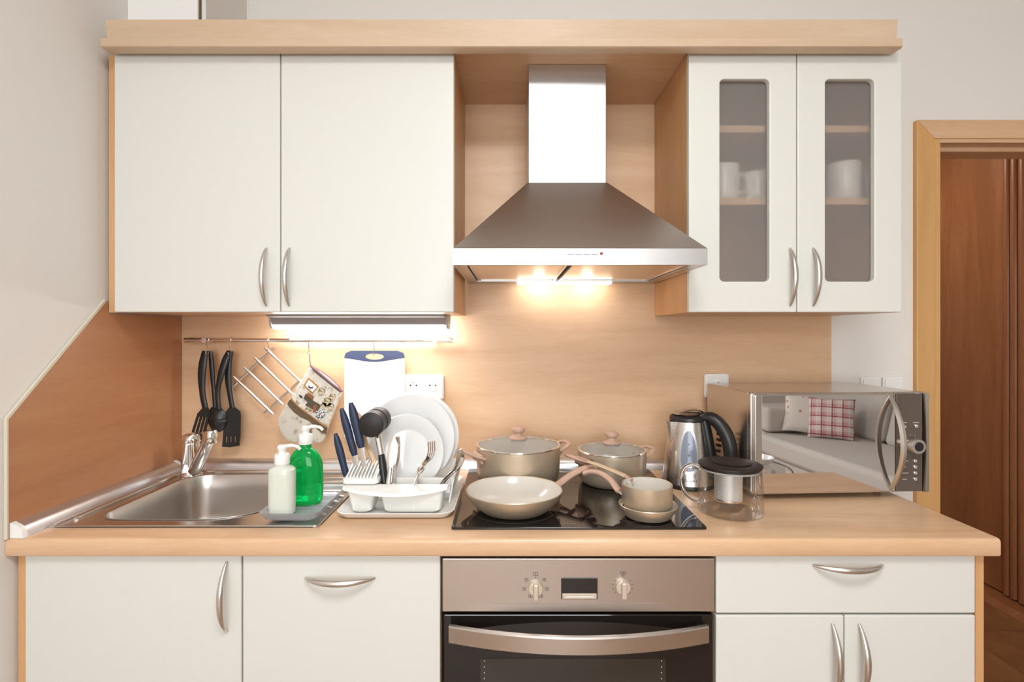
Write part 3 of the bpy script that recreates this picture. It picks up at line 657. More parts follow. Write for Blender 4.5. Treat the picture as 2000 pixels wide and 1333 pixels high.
# utensils: flat nylon shapes with a strap handle
def hang(name, label, cat_, yc, hpath, hw, parts):
    t = thing(name, label, cat_, W(hpath[-1][0], hpath[-1][1], yc), group='black nylon utensils')
    q = MB(); pts = cat([W(px,py,yc+dy) for px,py,dy in hpath],5); n = len(pts)
    q.tube(pts, [(hw*(0.75+0.25*math.sin(PI*min(1,i/n*1.6))), 0.0042) for i in range(n)], 10, ref=(1,0,0)); q.build('handle', 'black_plastic', t)
    parts(t); return t
def poly(name, pts, y, th, t, m='black_plastic', bev=0.0015):
    q = MB(); q.prism([(X(px,y),Z(py,y)) for px,py in pts], 'y', y-th/2, y+th/2); return q.build(name, m, t, smooth=False, bevel=bev)
def tines(t, y, polys, th=0.004):
    q = MB()
    for pl in polys: q.prism([(X(px,y),Z(py,y)) for px,py in pl], 'y', y-th/2, y+th/2)
    q.build('head', 'black_plastic', t, smooth=False)
y1 = -0.056
hang('kitchen_utensil', 'black utensil hanging behind the slotted fork, its head hidden', 'utensil', -0.042, [(411,686,0),(414,720,0),(417,760,0),(420,798,0)], 0.0085,
     lambda t: poly('head', [(412,796),(428,796),(433,812),(430,832),(418,838),(408,828),(408,808)], -0.042, 0.004, t))
hang('serving_fork', 'leftmost black nylon utensil with three long slots', 'utensil', y1, [(401,686,0.006),(396,712,0),(394,742,0),(396,772,0),(401,797,0)], 0.0135,
     lambda t: tines(t, y1, [[(397,796),(406,796),(411,806),(386,808)],[(386,808),(411,806),(409,814),(384,815)],
        [(384,814),(388.5,814),(378.5,846),(374,847)],[(391,814),(395,814),(386,846),(382,846.5)],[(397.5,814),(401.5,814),(393.5,845),(389.5,845.5)],[(404,814),(409.5,813),(402,843),(397,844.5)]]))
y2 = -0.050
hang('slotted_turner', 'black slotted turner with square blade hanging rightmost of the utensils', 'utensil', y2, [(451,686,0.0),(446,712,0),(446,745,0),(450,775,0),(454,797,0)], 0.0115,
     lambda t: tines(t, y2, [[(449,795),(458,795),(469,804),(440,806)],[(440,806),(469,804),(470.5,813),(439,813)],
        [(439,813),(470.5,813),(469.5,853),(436,853)],
        [(436,853),(441.2,853),(441.2,864.5),(435,864.5)],[(444,853),(449.8,853),(449.8,864.5),(444,864.5)],[(452.6,853),(458.2,853),(458.2,864.5),(452.6,864.5)],[(461,853),(469.5,853),(468,864.5),(461,864.5)],
        [(435,864.5),(468,864.5),(467.5,871),(450,874),(434,873)]]))
def spoon_head(t):
    q = MB(); c_ = W(423, 821, -0.060)
    q.grid(lambda u,v: c_+Vector((0.0290*math.cos(2*PI*u)*v, 0.012*v*v-0.004, 0.0385*math.sin(2*PI*u)*v)), 28, 8)
    o = q.build('head', 'black_plastic', t); s_ = o.modifiers.new('s','SOLIDIFY'); s_.thickness = 0.0025
hang('spoon', 'black nylon cooking spoon with curved handle and round bowl', 'utensil', -0.064, [(448,686,0.012),(440,704,0.004),(431,735,0),(425,765,0.002),(427,800,0.002)], 0.0115, spoon_head)

# trivet of chrome bars
tv = thing('trivet', 'chrome bar trivet hanging tilted from the rail', 'trivet', W(525,680,-0.035))
def c2(x, y): return 340+x/4.444, 600+y/4.444
for a, b_ in (((870,352),(520,682)),((1130,608),(783,922))):
    q = MB(); q.cyl(W(*c2(*a),-0.034), W(*c2(*b_),-0.034), 0.0036, 10); q.build('cross_bar', 'handle_metal', tv)
for a, b_ in (((788,352),(1110,662)),((698,438),(1040,770)),((608,522),(945,848)),((518,604),(860,932))):
    q = MB(); q.cyl(W(*c2(*a),-0.042), W(*c2(*b_),-0.042), 0.0042, 10); q.build('bar', 'handle_metal', tv)

# oven mitt
MY = -0.068
def c5(x, y): return 540+x/6.057, 660+y/6.057
def m5(x, y, dy=0.0): return W(*c5(x,y), MY+dy)
mt = thing('oven_mitt', 'floral oven mitt with brown band hanging beside the cutting board', 'oven mitt', m5(400,330))
body = [(405,345),(520,440),(650,545),(775,650),(735,760),(690,870),(645,985),(608,1085),(585,1160),(570,1205),(535,1238),(490,1243),(440,1210),(415,1140),(430,1070),(452,1030),(420,1062),(400,1130),(370,1195),(300,1236),(215,1238),(130,1205),(60,1120),(25,1015),(45,920),(110,805),(190,670),(280,525),(350,420)]
q = MB()
bp = [m5(x,y) for x,y in body]
cc = sum(bp, Vector())/len(bp)
import mathutils.geometry as mg
def inset_ring(pts, k, dy):
    n = len(pts); out = []
    for i in range(n):
        a, b_, c_ = pts[i-1], pts[i], pts[(i+1)%n]
        t = (c_-a).normalized(); nn = Vector((-t.z,0,t.x))
        out.append(b_+nn*k+Vector((0,dy,0)))
    return out
ar = sum(bp[i].x*bp[(i+1)%len(bp)].z-bp[(i+1)%len(bp)].x*bp[i].z for i in range(len(bp)))
sg = 1 if ar > 0 else -1
q.loft([inset_ring(bp,sg*0.006,0.012), inset_ring(bp,sg*0.002,0.009), bp, inset_ring(bp,sg*0.002,-0.009), inset_ring(bp,sg*0.006,-0.012)])
mtb = q.build('mitt_body', 'mitt_cloth', mt)
def decal(name, pts, m, dy, th=0.0012, parent=None):
    qq = MB(); P = [m5(x,y,dy) for x,y in pts]; qq.prism([(p.x,p.z) for p in P], 'y', MY+dy-th, MY+dy); return qq.build(name, m, parent or mtb, smooth=False)
decal('printed_panel', [(408,372),(520,462),(645,562),(755,652),(690,830),(612,1030),(560,1010),(500,985),(440,940),(360,890),(270,830),(200,760),(195,690),(290,540),(350,445)], 'mitt_print', -0.0115)
decal('brown_band', [(150,742),(185,715),(215,770),(260,815),(330,865),(420,935),(470,985),(540,1030),(605,1070),(588,1142),(535,1128),(488,1090),(435,1030),(385,985),(285,942),(210,885),(150,820),(128,785)], 'band_brown', -0.0125)
decal('gold_border', [(170,700),(200,740),(262,808),(330,862),(420,928),(500,990),(600,1045),(608,1070),(540,1035),(470,982),(420,940),(330,876),(250,815),(180,740)], 'band_gold', -0.0137)
decal('picture_frame', [(380,470),(500,575),(425,668),(318,568)], 'band_gold', -0.0128); decal('picture', [(382,500),(478,585),(428,645),(342,568)], 'paper', -0.0140)
decal('butterfly', [(378,560),(400,585),(440,580),(425,602),(398,603),(380,590)], 'board_blue', -0.0152)
decal('book', [(350,660),(432,735),(410,790),(318,720)], 'book_dark', -0.0128); decal('book', [(380,650),(445,700),(430,738),(352,670)], 'book_rust', -0.0140)
decal('book', [(400,725),(530,800),(480,880),(340,800)], 'book_dark', -0.0134); decal('book', [(440,800),(475,790),(470,890),(430,880)], 'book_rust', -0.0146)
for cx, cy, r_ in ((530,640,52),(600,760,62),(660,700,46),(560,800,40),(640,820,52),(370,850,34),(410,870,26)):
    decal('flower', [(cx+r_*math.cos(k*PI/5)*(1 if k%2 else 0.8), cy+r_*math.sin(k*PI/5)*(1 if k%2 else 0.8)) for k in range(10)], 'flower_print', -0.0142)
decal('cup_print', [(470,870),(560,840),(600,870),(580,910),(540,950),(505,975),(465,930)], 'speckle_print', -0.0155)
decal('butterfly', [(262,670),(305,690),(310,720),(280,710)], 'mark_dark', -0.0128); decal('leaf', [(235,735),(275,775),(255,785),(230,770)], 'print_grey', -0.0128)
q = MB(); q.tube(cat([m5(405,332,-0.012),m5(520,430,-0.016),m5(650,540,-0.016),m5(778,640,-0.012)],5), 0.0042, 8); q.build('cuff_binding', 'binding', mt)
q = MB(); q.tube(cat([m5(405,332,0.010),m5(560,425,0.012),m5(690,530,0.012),m5(780,635,0.008)],5), 0.0036, 8); q.build('cuff_binding', 'binding', mt)
q = MB(); P0 = cat([m5(415,345,-0.010),m5(520,435,-0.014),m5(650,545,-0.014),m5(770,640,-0.010)],4); P1 = cat([m5(415,338,0.008),m5(560,428,0.010),m5(690,533,0.010),m5(772,632,0.006)],4)
q.loft([[a for a in P0],[b_ for b_ in P1]], False, False); q.build('cuff_lining', 'binding_inner', mt)
q = MB(); q.tube([m5(408,335),m5(398,290,0.002),m5(392,195,0.004),m5(388,190,-0.001),m5(394,290,-0.004),m5(404,335,-0.004)], 0.0014, 6); q.build('hanging_loop', 'binding', mt)

# cutting board
BY = -0.040
bd = thing('cutting_board', 'white plastic cutting board with dark blue handle hanging on the rail', 'cutting board', (X(731,BY),BY,Z(850,BY)))
bx0, bx1 = X(673,BY), X(790.5,BY); zt_ = Z(685.5,BY); zl = Z(700,BY); zm = Z(707,BY); zb = zt_-0.29
arc = [(bx0+(bx1-bx0)*k/16, zl-(zl-zm)*math.sin(PI*k/16)**1.6) for k in range(17)]
q = MB(); q.prism(arc[::-1]+rrect(bx0,bx1,zb,zt_,0.02,5)[12:18][:0]+[(bx0,zb+0.015),(bx0+0.015,zb),(bx1-0.015,zb),(bx1,zb+0.015)], 'y', BY-0.005, BY+0.005); q.build('board', 'board_white', bd, smooth=False, bevel=0.0012)
hole = [((bx0+bx1)/2+0.0305*math.cos(2*PI*k/32), Z(697,BY)+0.0098*math.sin(2*PI*k/32)) for k in range(32)]
hx, hz = (bx0+bx1)/2, Z(697,BY)
out_ = []
for k in range(32):
    a = 2*PI*k/32; ca, sa = math.cos(a), math.sin(a)
    if sa >= 0:
        hw_, hh_ = (bx1-bx0)/2, zt_-hz; r_ = 0.022
        t = min(hw_/abs(ca) if abs(ca) > 1e-6 else 9, hh_/max(sa,1e-6)); x, z = hx+ca*t, hz+sa*t
        if sa > 0.02: x, z = hx+hw_*max(-1,min(1,ca*1.0*hw_/hw_*1.0/ max(abs(ca),sa*1.3))), hz+hh_*min(1, sa*3.2)
        # round the two upper corners
        ex = abs(x-hx)-(hw_-r_); ez = z-(zt_-r_)
        if ex > 0 and ez > 0 and math.hypot(ex,ez) > r_:
            s_ = r_/math.hypot(ex,ez); x = hx+math.copysign(hw_-r_+ex*s_, x-hx); z = zt_-r_+ez*s_
        out_.append((x,z))
    else:
        x = hx+ca*(bx1-bx0)/2; u = (x-bx0)/(bx1-bx0); out_.append((x, zl-(zl-zm)*math.sin(PI*max(0,min(1,u)))**1.6))
out_[0] = (bx1, zl); out_[16] = (bx0, zl)
q = MB(); q.ring(out_, hole, 'y', BY-0.0056, BY+0.0056); q.build('handle', 'board_blue', bd, smooth=False)
q = MB(); gp = [(bx0+0.012+(bx1-bx0-0.024)*k/16, BY-0.0052, zl-0.012-(zl-zm)*math.sin(PI*k/16)**1.6) for k in range(17)]
q.tube(gp+[(bx1-0.012,BY-0.0052,zb+0.03)], 0.0012, 6); q.tube([gp[0],(bx0+0.012,BY-0.0052,zb+0.03)], 0.0012, 6); q.build('juice_groove', 'porcelain', bd)

# ------------------------------------------------------------------ sockets and switches
def socket(parent, cx, cz, y):
    q = MB(); q.ring([(cx+0.0205*math.cos(2*PI*k/28), cz+0.0205*math.sin(2*PI*k/28)) for k in range(28)], [(cx+0.0185*math.cos(2*PI*k/28), cz+0.0185*math.sin(2*PI*k/28)) for k in range(28)], 'y', y-0.0012, y+0.002); r_ = q.build('recess_ring', 'grey_plastic' if False else 'white_plastic', parent)
    q = MB(); q.cyl((cx,y-0.0004,cz), (cx,y+0.002,cz), 0.0185, 28); f = q.build('socket_face', 'white_translucent' if False else 'board_white', parent)
    for sx in (-0.0095, 0.0095):
        q = MB(); q.cyl((cx+sx,y-0.0010,cz-0.001), (cx+sx,y+0.001,cz-0.001), 0.0028, 12); q.build('contact_hole', 'mark_dark', f)
    q = MB(); q.cyl((cx,y-0.008,cz+0.009), (cx,y,cz+0.009), 0.0024, 10); q.build('earth_pin', 'chrome', f)
    q = MB(); q.cyl((cx,y-0.0010,cz-0.001), (cx,y+0.001,cz-0.001), 0.0014, 8); q.build('screw', 'grey_plastic', f)
sy = -0.0125
so = thing('double_socket', 'white double wall socket behind the plates', 'socket', (X(825,sy),-0.006,Z(790,sy)))
x0, x1, z1 = X(787,sy), X(866.5,sy), Z(732,sy)
q = MB(); q.prism(rrect(x0,x1,z1-0.083,z1,0.008,4), 'y', sy, -0.0003); q.build('frame', 'white_plastic', so, smooth=False, bevel=0.003)
for a, b_ in ((x0+0.005,(x0+x1)/2-0.0015),((x0+x1)/2+0.0015,x1-0.005)):
    q = MB(); q.prism(rrect(a,b_,z1-0.078,z1-0.008,0.004,3), 'y', sy-0.003, sy+0.001); pl = q.build('cover', 'white_plastic', so, smooth=False, bevel=0.001)
    socket(pl, (a+b_)/2, z1-0.034, sy-0.003)
so = thing('single_socket', 'white single wall socket behind the back corner of the microwave', 'socket', (X(1401,sy),-0.006,Z(790,sy)))
x0, x1, z1 = X(1377,sy), X(1424,sy), Z(730.5,sy)
q = MB(); q.prism(rrect(x0,x1,z1-0.080,z1,0.008,4), 'y', sy, -0.0003); q.build('frame', 'white_plastic', so, smooth=False, bevel=0.003)
q = MB(); q.prism(rrect(x0+0.006,x1-0.006,z1-0.072,z1-0.007,0.004,3), 'y', sy-0.003, sy+0.001); pl = q.build('cover', 'white_plastic', so, smooth=False, bevel=0.001)
socket(pl, (x0+x1)/2, z1-0.036, sy-0.003)
for a, b_, lab in ((1683,1722,'left white rocker light switch on the wall behind the microwave'),(1726,1766,'right white rocker light switch beside the doorway casing')):
    t = thing('light_switch', lab, 'switch', (X((a+b_)/2,0),0.006,Z(790,0)), group='light switches')
    x0, x1, z1 = X(a,0), X(b_,0), Z(737,0)
    q = MB(); q.prism(rrect(x0,x1,z1-0.08,z1,0.005,3), 'y', 0.002, 0.0118); q.build('frame', 'white_plastic', t, smooth=False, bevel=0.002)
    q = MB(); q.prism(rrect(x0+0.005,x1-0.005,z1-0.075,z1-0.005,0.005,3), 'y', -0.003, 0.003); q.build('rocker', 'white_plastic', t, smooth=False, bevel=0.002)

# ------------------------------------------------------------------ pots and pans
def pot(cx, cy, R, H, lab, a0, lidlab):
    z0 = CT+0.0006; t = thing('cooking_pot', lab, 'pot', (cx,cy,z0), group='pots on the cooktop')
    q = MB(); q.lathe([(0,0),(R*0.80,0),(R*0.88,0.004),(R*0.95,0.016),(R*0.985,0.035),(R,0.07),(R,H),(R-0.0015,H+0.001),(R-0.003,H)], (cx,cy,z0), 56); b0 = q.build('body', 'pot_gold', t)
    q = MB(); q.lathe([(0,0.005),(R*0.8,0.005),(R*0.93,0.018),(R-0.0032,0.06),(R-0.0032,H)], (cx,cy,z0), 56); q.build('inner_coating', 'pot_inside', t)
    for s_ in (1,-1):
        a = math.radians(a0)+(0 if s_ > 0 else PI); u = Vector((math.cos(a),math.sin(a),0)); v = Vector((-u.y,u.x,0)); zc = Vector((0,0,z0+H-0.022)); c_ = Vector((cx,cy,0))
        pts = cat([c_+u*(R-0.004)+v*0.030+zc, c_+u*(R+0.014)+v*0.031+zc+Vector((0,0,0.008)), c_+u*(R+0.038)+v*0.018+zc+Vector((0,0,0.018)), c_+u*(R+0.040)-v*0.018+zc+Vector((0,0,0.018)), c_+u*(R+0.014)-v*0.031+zc+Vector((0,0,0.008)), c_+u*(R-0.004)-v*0.030+zc],5)
        q = MB(); q.tube(pts, (0.0050,0.0085) if False else [(0.0050,0.0088)]*len(pts), 10, ref=(0,0,1)); h = q.build('handle', 'pot_handle', t)
        q = MB(); P_ = c_+u*(R+0.004)+zc; q.tube([P_-v*0.030, P_+v*0.030], [(0.013,0.006)]*2, 10, ref=(0,0,1)); q.build('bracket', 'pot_handle', h)
        for sv in (-0.016,0.016):
            q = MB(); q.cyl(c_+u*(R-0.001)+v*sv+zc+Vector((0,0,0.002)), c_+u*(R-0.009)+v*sv+zc+Vector((0,0,0.002)), 0.0048, 10); q.build('rivet', 'chrome', t)
    zl_ = z0+H+0.0012; l = thing('pot_lid', lidlab, 'lid', (cx,cy,zl_), group='glass pot lids')
    q = MB(); q.lathe([(R-0.004,0.0022),(R*0.85,0.0085),(R*0.55,0.016),(R*0.2,0.0195),(0,0.0200)], (cx,cy,zl_), 48); q.build('glass_dome', 'lid_glass', l)
    q = MB(); q.lathe([(R-0.006,0.0005),(R-0.0005,0.0),(R+0.001,0.002),(R-0.0005,0.0045),(R-0.005,0.0045),(R-0.006,0.0005)], (cx,cy,zl_), 56); q.build('steel_rim', 'chrome', l)
    q = MB(); q.lathe([(0,0.0195),(0.026,0.0195),(0.0275,0.0225),(0.020,0.0275),(0.0125,0.031),(0.012,0.036),(0.018,0.040),(0.0205,0.045),(0.0195,0.0505),(0.013,0.054),(0,0.0550)], (cx,cy,zl_), 30); q.build('knob', 'pot_handle', l)
    q = MB(); q.lathe([(0,0.012),(0.022,0.012),(0.023,0.0185)], (cx,cy,zl_), 24); q.build('knob_washer', 'grey_plastic', l)
pot(0.021, -0.190, 0.1215, 0.106, 'larger beige cooking pot at the back left of the cooktop', 25, 'glass lid with beige knob on the larger pot')
pot(0.294, -0.190, 0.0985, 0.092, 'smaller beige cooking pot at the back right of the cooktop', 25, 'glass lid with beige knob on the smaller pot')
def pan(name, cx, cy, R, H, z0, rb, lab, bulge=True):
    t = thing(name, lab, 'pan', (cx,cy,z0))
    if bulge: pr = [(0,0),(rb,0),(rb+0.010,0.003),(rb+(R-rb)*0.55,H*0.32),(rb+(R-rb)*0.88,H*0.68),(R,H),(R-0.001,H+0.0015),(R-0.0035,H)]; pi_ = [(0,0.004),(rb,0.004),(rb+(R-rb)*0.5-0.002,H*0.36),(rb+(R-rb)*0.85-0.003,H*0.70),(R-0.0035,H)]
    else: pr = [(0,0),(rb,0),(rb+0.004,0.003),(R,0.012),(R,H),(R-0.001,H+0.001),(R-0.0028,H)]; pi_ = [(0,0.003),(rb,0.003),(R-0.003,0.012),(R-0.0028,H)]
    q = MB(); q.lathe(pr, (cx,cy,z0), 56); q.build('body', 'pot_gold', t)
    q = MB(); q.lathe(pi_, (cx,cy,z0), 56); q.build('inner_coating', 'pot_inside', t)
    return t
def rivets(t, cx, cy, R, z, a, gap=0.014):
    u = Vector((math.cos(a),math.sin(a),0)); v = Vector((-u.y,u.x,0)); c_ = Vector((cx,cy,z))
    for s_ in (-1,1):
        q = MB(); q.cyl(c_+u*(R-0.002)+v*s_*gap, c_+u*(R-0.008)+v*s_*gap, 0.0046, 10); q.build('rivet', 'chrome', t)
PZ = CT+0.0006
t = pan('frying_pan', 0.008, -0.428, 0.1195, 0.050, PZ, 0.072, 'large beige frying pan with white inside at the front left of the cooktop')
a = W(1084,948,-0.35); pts = [W(1078,954,-0.365), W(1092,946,-0.350), W(1112,931,-0.332), W(1134,919,-0.318), W(1150,915,-0.310), W(1162,914,-0.304)]
pts = cat(pts,5); n = len(pts)
q = MB(); q.tube(pts, [(0.0085,0.013-0.002*math.sin(PI*i/n)) for i in range(n)], 12, ref=(0,0,1)); q.build('handle', 'pot_handle', t)
sx_, sy_ = 0.325, -0.478
t = pan('small_frying_pan', sx_, sy_, 0.0685, 0.030, PZ, 0.043, 'small beige frying pan under the little saucepan')
pts = cat([W(1222,968,-0.44), W(1207,957,-0.42), W(1192,938,-0.40), W(1172,925,-0.37), W(1155,922,-0.345), W(1143,925,-0.33)],5); n = len(pts)
q = MB(); q.tube(pts[4:], [(0.0075,0.0115-0.003*math.sin(PI*i/(n-4))) for i in range(n-4)], 12, ref=(0,0,1)); h = q.build('handle', 'pot_handle', t)
q = MB(); q.tube(pts[:6], [(0.006,0.009)]*6, 12, ref=(0,0,1)); q.build('ferrule', 'chrome', h)
rivets(t, sx_, sy_, 0.066, PZ+0.020, math.radians(150), 0.010)
mz = PZ+0.0185
t = pan('saucepan', 0.324, -0.474, 0.0590, 0.058, mz, 0.050, 'small beige saucepan stacked in the small frying pan', False)
a_ = math.radians(128)
pts = [W(1234,938,-0.425), W(1222,931,-0.41), W(1200,921,-0.385), W(1172,910,-0.355), W(1150,902,-0.33)]
q = MB(); q.tube(cat(pts[1:],4), [(0.0045,0.0095)]*13, 12, ref=(0,0,1)); h = q.build('handle', 'pan_handle_tan', t)
q = MB(); q.tube(pts[:2]+[pts[1].lerp(pts[2],0.3)], [(0.0035,0.0075)]*3, 12, ref=(0,0,1)); q.build('ferrule', 'pot_handle', h)
q = MB(); p_ = W(1157,904,-0.335); q.tube([p_+Vector((-0.006,0.006,0.0062)), p_+Vector((0.006,-0.004,0.0040))], [(0.0012,0.0035)]*2, 8, ref=(0,0,1)); q.build('hanging_hole', 'mark_dark', h)
rivets(t, 0.324, -0.474, 0.058, mz+0.047, math.radians(128), 0.012)

# ------------------------------------------------------------------ kettle
KX, KY = 0.517, -0.190
kt = thing('electric_kettle', 'brushed steel electric kettle with black handle beside the microwave', 'kettle', (KX,KY,0.9))
z0 = 0.9004
def kr(h):   # body radius at height h
    t = h/0.185; return 0.0745-0.0245*(t**1.15)
q = MB(); q.lathe([(0,0.0),(0.073,0.0),(0.0755,0.003),(0.0755,0.010),(0.0745,0.012)], (KX,KY,z0), 48); q.build('base', 'black_plastic', kt)
q = MB(); q.lathe([(kr(h),h) for h in (0.012,0.03,0.05,0.07,0.09,0.11,0.13,0.15,0.165,0.18,0.187)], (KX,KY,z0), 56); q.build('body', 'kettle_steel', kt)
q = MB(); q.lathe([(0.0505,0.187),(0.053,0.190),(0.052,0.198),(0.046,0.203),(0.0,0.206)], (KX,KY,z0), 48); ld = q.build('lid', 'black_plastic', kt)
q = MB(); q.lathe([(0.0,0.2055),(0.040,0.2045),(0.043,0.207),(0.038,0.211),(0.0,0.2135)], (KX-0.006,KY,z0), 40, 1.0, 0.92); q.build('lid_plate', 'kettle_steel', ld)
q = MB(); pts = cat([(KX-0.03,KY,z0+0.211),(KX+0.00,KY,z0+0.219),(KX+0.03,KY,z0+0.217),(KX+0.052,KY,z0+0.202)],5); q.tube(pts, [(0.026,0.0035)]*len(pts), 14, ref=(0,1,0)); q.build('lid_tongue', 'kettle_steel', ld)
q = MB(); ang = math.radians(195); u = Vector((math.cos(ang),math.sin(ang),0)); v = Vector((-u.y,u.x,0)); c_ = Vector((KX,KY,z0))
rg = []
for h, o_, wd_ in ((0.125,0.002,0.004),(0.15,0.008,0.013),(0.175,0.017,0.019),(0.187,0.022,0.020)):
    R_ = kr(h); B = c_+Vector((0,0,h)); rg.append([B+u*(R_-0.006)+v*wd_, B+u*(R_+o_*0.75)+v*wd_*0.55, B+u*(R_+o_), B+u*(R_+o_*0.75)-v*wd_*0.55, B+u*(R_-0.006)-v*wd_])
q.loft(rg); q.build('spout', 'kettle_steel', kt)
# handle: D loop to the right
ha = math.radians(-38); hu = Vector((math.cos(ha),math.sin(ha),0))
def kp(r_, h): return c_+hu*r_+Vector((0,0,h))
pts = cat([kp(0.040,0.196),kp(0.062,0.200),kp(0.085,0.188),kp(0.108,0.155),kp(0.119,0.110),kp(0.116,0.070),kp(0.100,0.040)],6); n = len(pts)
q = MB(); q.tube(pts, [(0.019+0.001*math.sin(PI*i/n), 0.0150+0.004*math.sin(PI*i/n)) for i in range(n)], 16, ref=(hu.y,-hu.x,0)); hh = q.build('handle', 'black_plastic', kt)
q = MB(); pts = cat([kp(0.048,0.194),kp(0.057,0.150),kp(0.066,0.100),kp(0.075,0.045)],5); q.tube(pts, [(0.018,0.0125)]*len(pts), 14, ref=(hu.y,-hu.x,0)); q.build('handle_spine', 'black_plastic', hh)
q = MB(); q.tube([kp(0.070,0.036),kp(0.102,0.044)], [(0.017,0.012)]*2, 14, ref=(hu.y,-hu.x,0)); q.build('handle_foot', 'black_plastic', hh)
for i in range(6):
    for sgn in (-1,1):
        q = MB(); P_ = kp(0.104-0.0006*i*i, 0.150-0.016*i)+Vector((0,0.0,0)); q.box(P_.x-0.004, P_.x+0.006, KY-0.02+sgn*0.006-0.003, KY-0.02+sgn*0.006+0.003, P_.z-0.003, P_.z+0.003)
        q.build('grip_ridge', 'black_plastic', hh, smooth=False)
# water level window and lettering on the side facing the room
wa = math.radians(-107)
def on_body(da, h, off=0.0006):
    r_ = kr(h)+off; a = wa+da; return c_+Vector((r_*math.cos(a), r_*math.sin(a), h))
q = MB(); 
q.grid(lambda u_,v_: on_body(0.44*math.copysign(abs(math.cos(2*PI*u_))**0.75,math.cos(2*PI*u_))*v_*(1-0.14*math.sin(2*PI*u_)), 0.108+0.063*math.sin(2*PI*u_)*v_, 0.0008), 36, 6); q.build('window_surround', 'alu', kt)
q = MB(); q.grid(lambda u_,v_: on_body(0.33*math.copysign(abs(math.cos(2*PI*u_))**0.75,math.cos(2*PI*u_))*v_*(1-0.14*math.sin(2*PI*u_)), 0.109+0.056*math.sin(2*PI*u_)*v_, 0.0016), 36, 6); q.build('level_window', 'window_blue', kt)
for h in (0.127, 0.096):
    q = MB(); q.grid(lambda u_,v_: on_body(-0.03+0.06*u_, h+0.003*v_, 0.0022), 2, 2); q.build('level_mark', 'mark_dark', kt)
P_ = on_body(0.02, 0.030, 0.0012)
tx = 'HYUNDAI'
for i, ch_ in enumerate(tx):
    da = -0.23+i*0.085; p_ = on_body(da, 0.028, 0.0010); text(ch_, 0.0088, p_, 'mark_dark', kt, rot=(PI/2-0.15,0,wa+da+PI/2), extrude=0.0002)

# ------------------------------------------------------------------ glass teapot
TX, TY, TZ = 0.540, -0.430, 0.9004
tp = thing('glass_teapot', 'round glass teapot with black lid and metal infuser', 'teapot', (TX,TY,0.9)); tp.scale = (1,1,1.08)
def tr_(h): return 0.0765-0.004*(h/0.105)**2
q = MB(); q.lathe([(0,0.0),(0.066,0.0),(0.0735,0.003),(0.0765,0.010)]+[(tr_(h),h) for h in (0.02,0.04,0.06,0.08,0.095,0.103)]+[(0.0735,0.106),(0.0725,0.1055)], (TX,TY,TZ), 64); q.build('glass_body', 'thin_glass', tp)
hd_a = math.radians(172); u = Vector((math.cos(hd_a),math.sin(hd_a),0)); c_ = Vector((TX,TY,TZ))
pts = cat([c_+u*0.072+Vector((0,0,0.097)), c_+u*0.090+Vector((0,0,0.104)), c_+u*0.108+Vector((0,0,0.096)), c_+u*0.116+Vector((0,0,0.072)), c_+u*0.108+Vector((0,0,0.044)), c_+u*0.090+Vector((0,0,0.028)), c_+u*0.074+Vector((0,0,0.024))],6)
q = MB(); q.tube(pts, 0.0055, 12); q.build('handle', 'clear_glass', tp)
u2 = Vector((0.97,-0.22,0)); v2 = Vector((-u2.y,u2.x,0)); rg = []
for h, o_ in ((0.085,0.001),(0.095,0.007),(0.104,0.014)):
    B = c_+Vector((0,0,h)); rg.append([B+u2*0.070+v2*0.014, B+u2*(0.073+o_*0.7)+v2*0.007, B+u2*(0.073+o_), B+u2*(0.073+o_*0.7)-v2*0.007, B+u2*0.070-v2*0.014])
q = MB(); q.loft(rg, False, False); q.build('spout', 'thin_glass', tp)
q = MB(); q.lathe([(0.0,0.100),(0.066,0.100),(0.0695,0.1015),(0.0700,0.1065),(0.0745,0.1075),(0.0745,0.1105),(0.070,0.1125),(0.045,0.1135),(0.0,0.1145)], (TX,TY,TZ), 56); ld = q.build('lid', 'black_lid', tp)
q = MB(); q.lathe([(0.046,0.1135),(0.047,0.1155),(0.045,0.1165),(0.0,0.1175)], (TX+0.004,TY,TZ), 40); q.build('lid_disc', 'black_lid', ld)
q = MB(); q.lathe([(0.0,0.028),(0.031,0.028),(0.032,0.030),(0.0325,0.036),(0.0325,0.098)], (TX-0.004,TY,TZ), 40); inf = q.build('infuser', 'mesh_steel', tp)
q = MB(); q.lathe([(0.0328,0.028),(0.0338,0.030),(0.0334,0.033),(0.0328,0.033)], (TX-0.004,TY,TZ), 40); q.build('infuser_ring', 'chrome', inf)
q = MB(); q.lathe([(0.064,0.097),(0.0695,0.0975),(0.0695,0.1012),(0.066,0.1012)], (TX,TY,TZ), 48); q.build('gasket', 'grey_plastic', ld)

# ------------------------------------------------------------------ microwave
th = math.radians(3.2); MWw, MWd, MWh = 0.487, 0.290, 0.269
fl_ = Vector((0.6355,-0.345,0)); ux = Vector((math.cos(th),math.sin(th),0)); uy = Vector((-math.sin(th),math.cos(th),0))
base = fl_+ux*(MWw/2)+uy*(MWd/2)
mw = thing('microwave', 'silver microwave with mirrored door and control dial by the doorway', 'microwave', (base.x,base.y,0.9003), th, local=True)
hw, hd_ = MWw/2, MWd/2; zb0, zb1 = 0.014, 0.014+MWh
q = MB(); q.box(-hw+0.002, hw-0.002, -hd_+0.03, hd_, zb0+0.002, zb1-0.001); q.build('housing', 'micro_steel', mw, smooth=False, bevel=0.004)
q = MB(); q.prism(rrect(-hw, hw, zb0, zb1, 0.008, 4), 'y', -hd_+0.012, -hd_+0.03); q.build('front_frame', 'micro_steel', mw, smooth=False, bevel=0.002)
dx1 = -hw+MWw*0.802
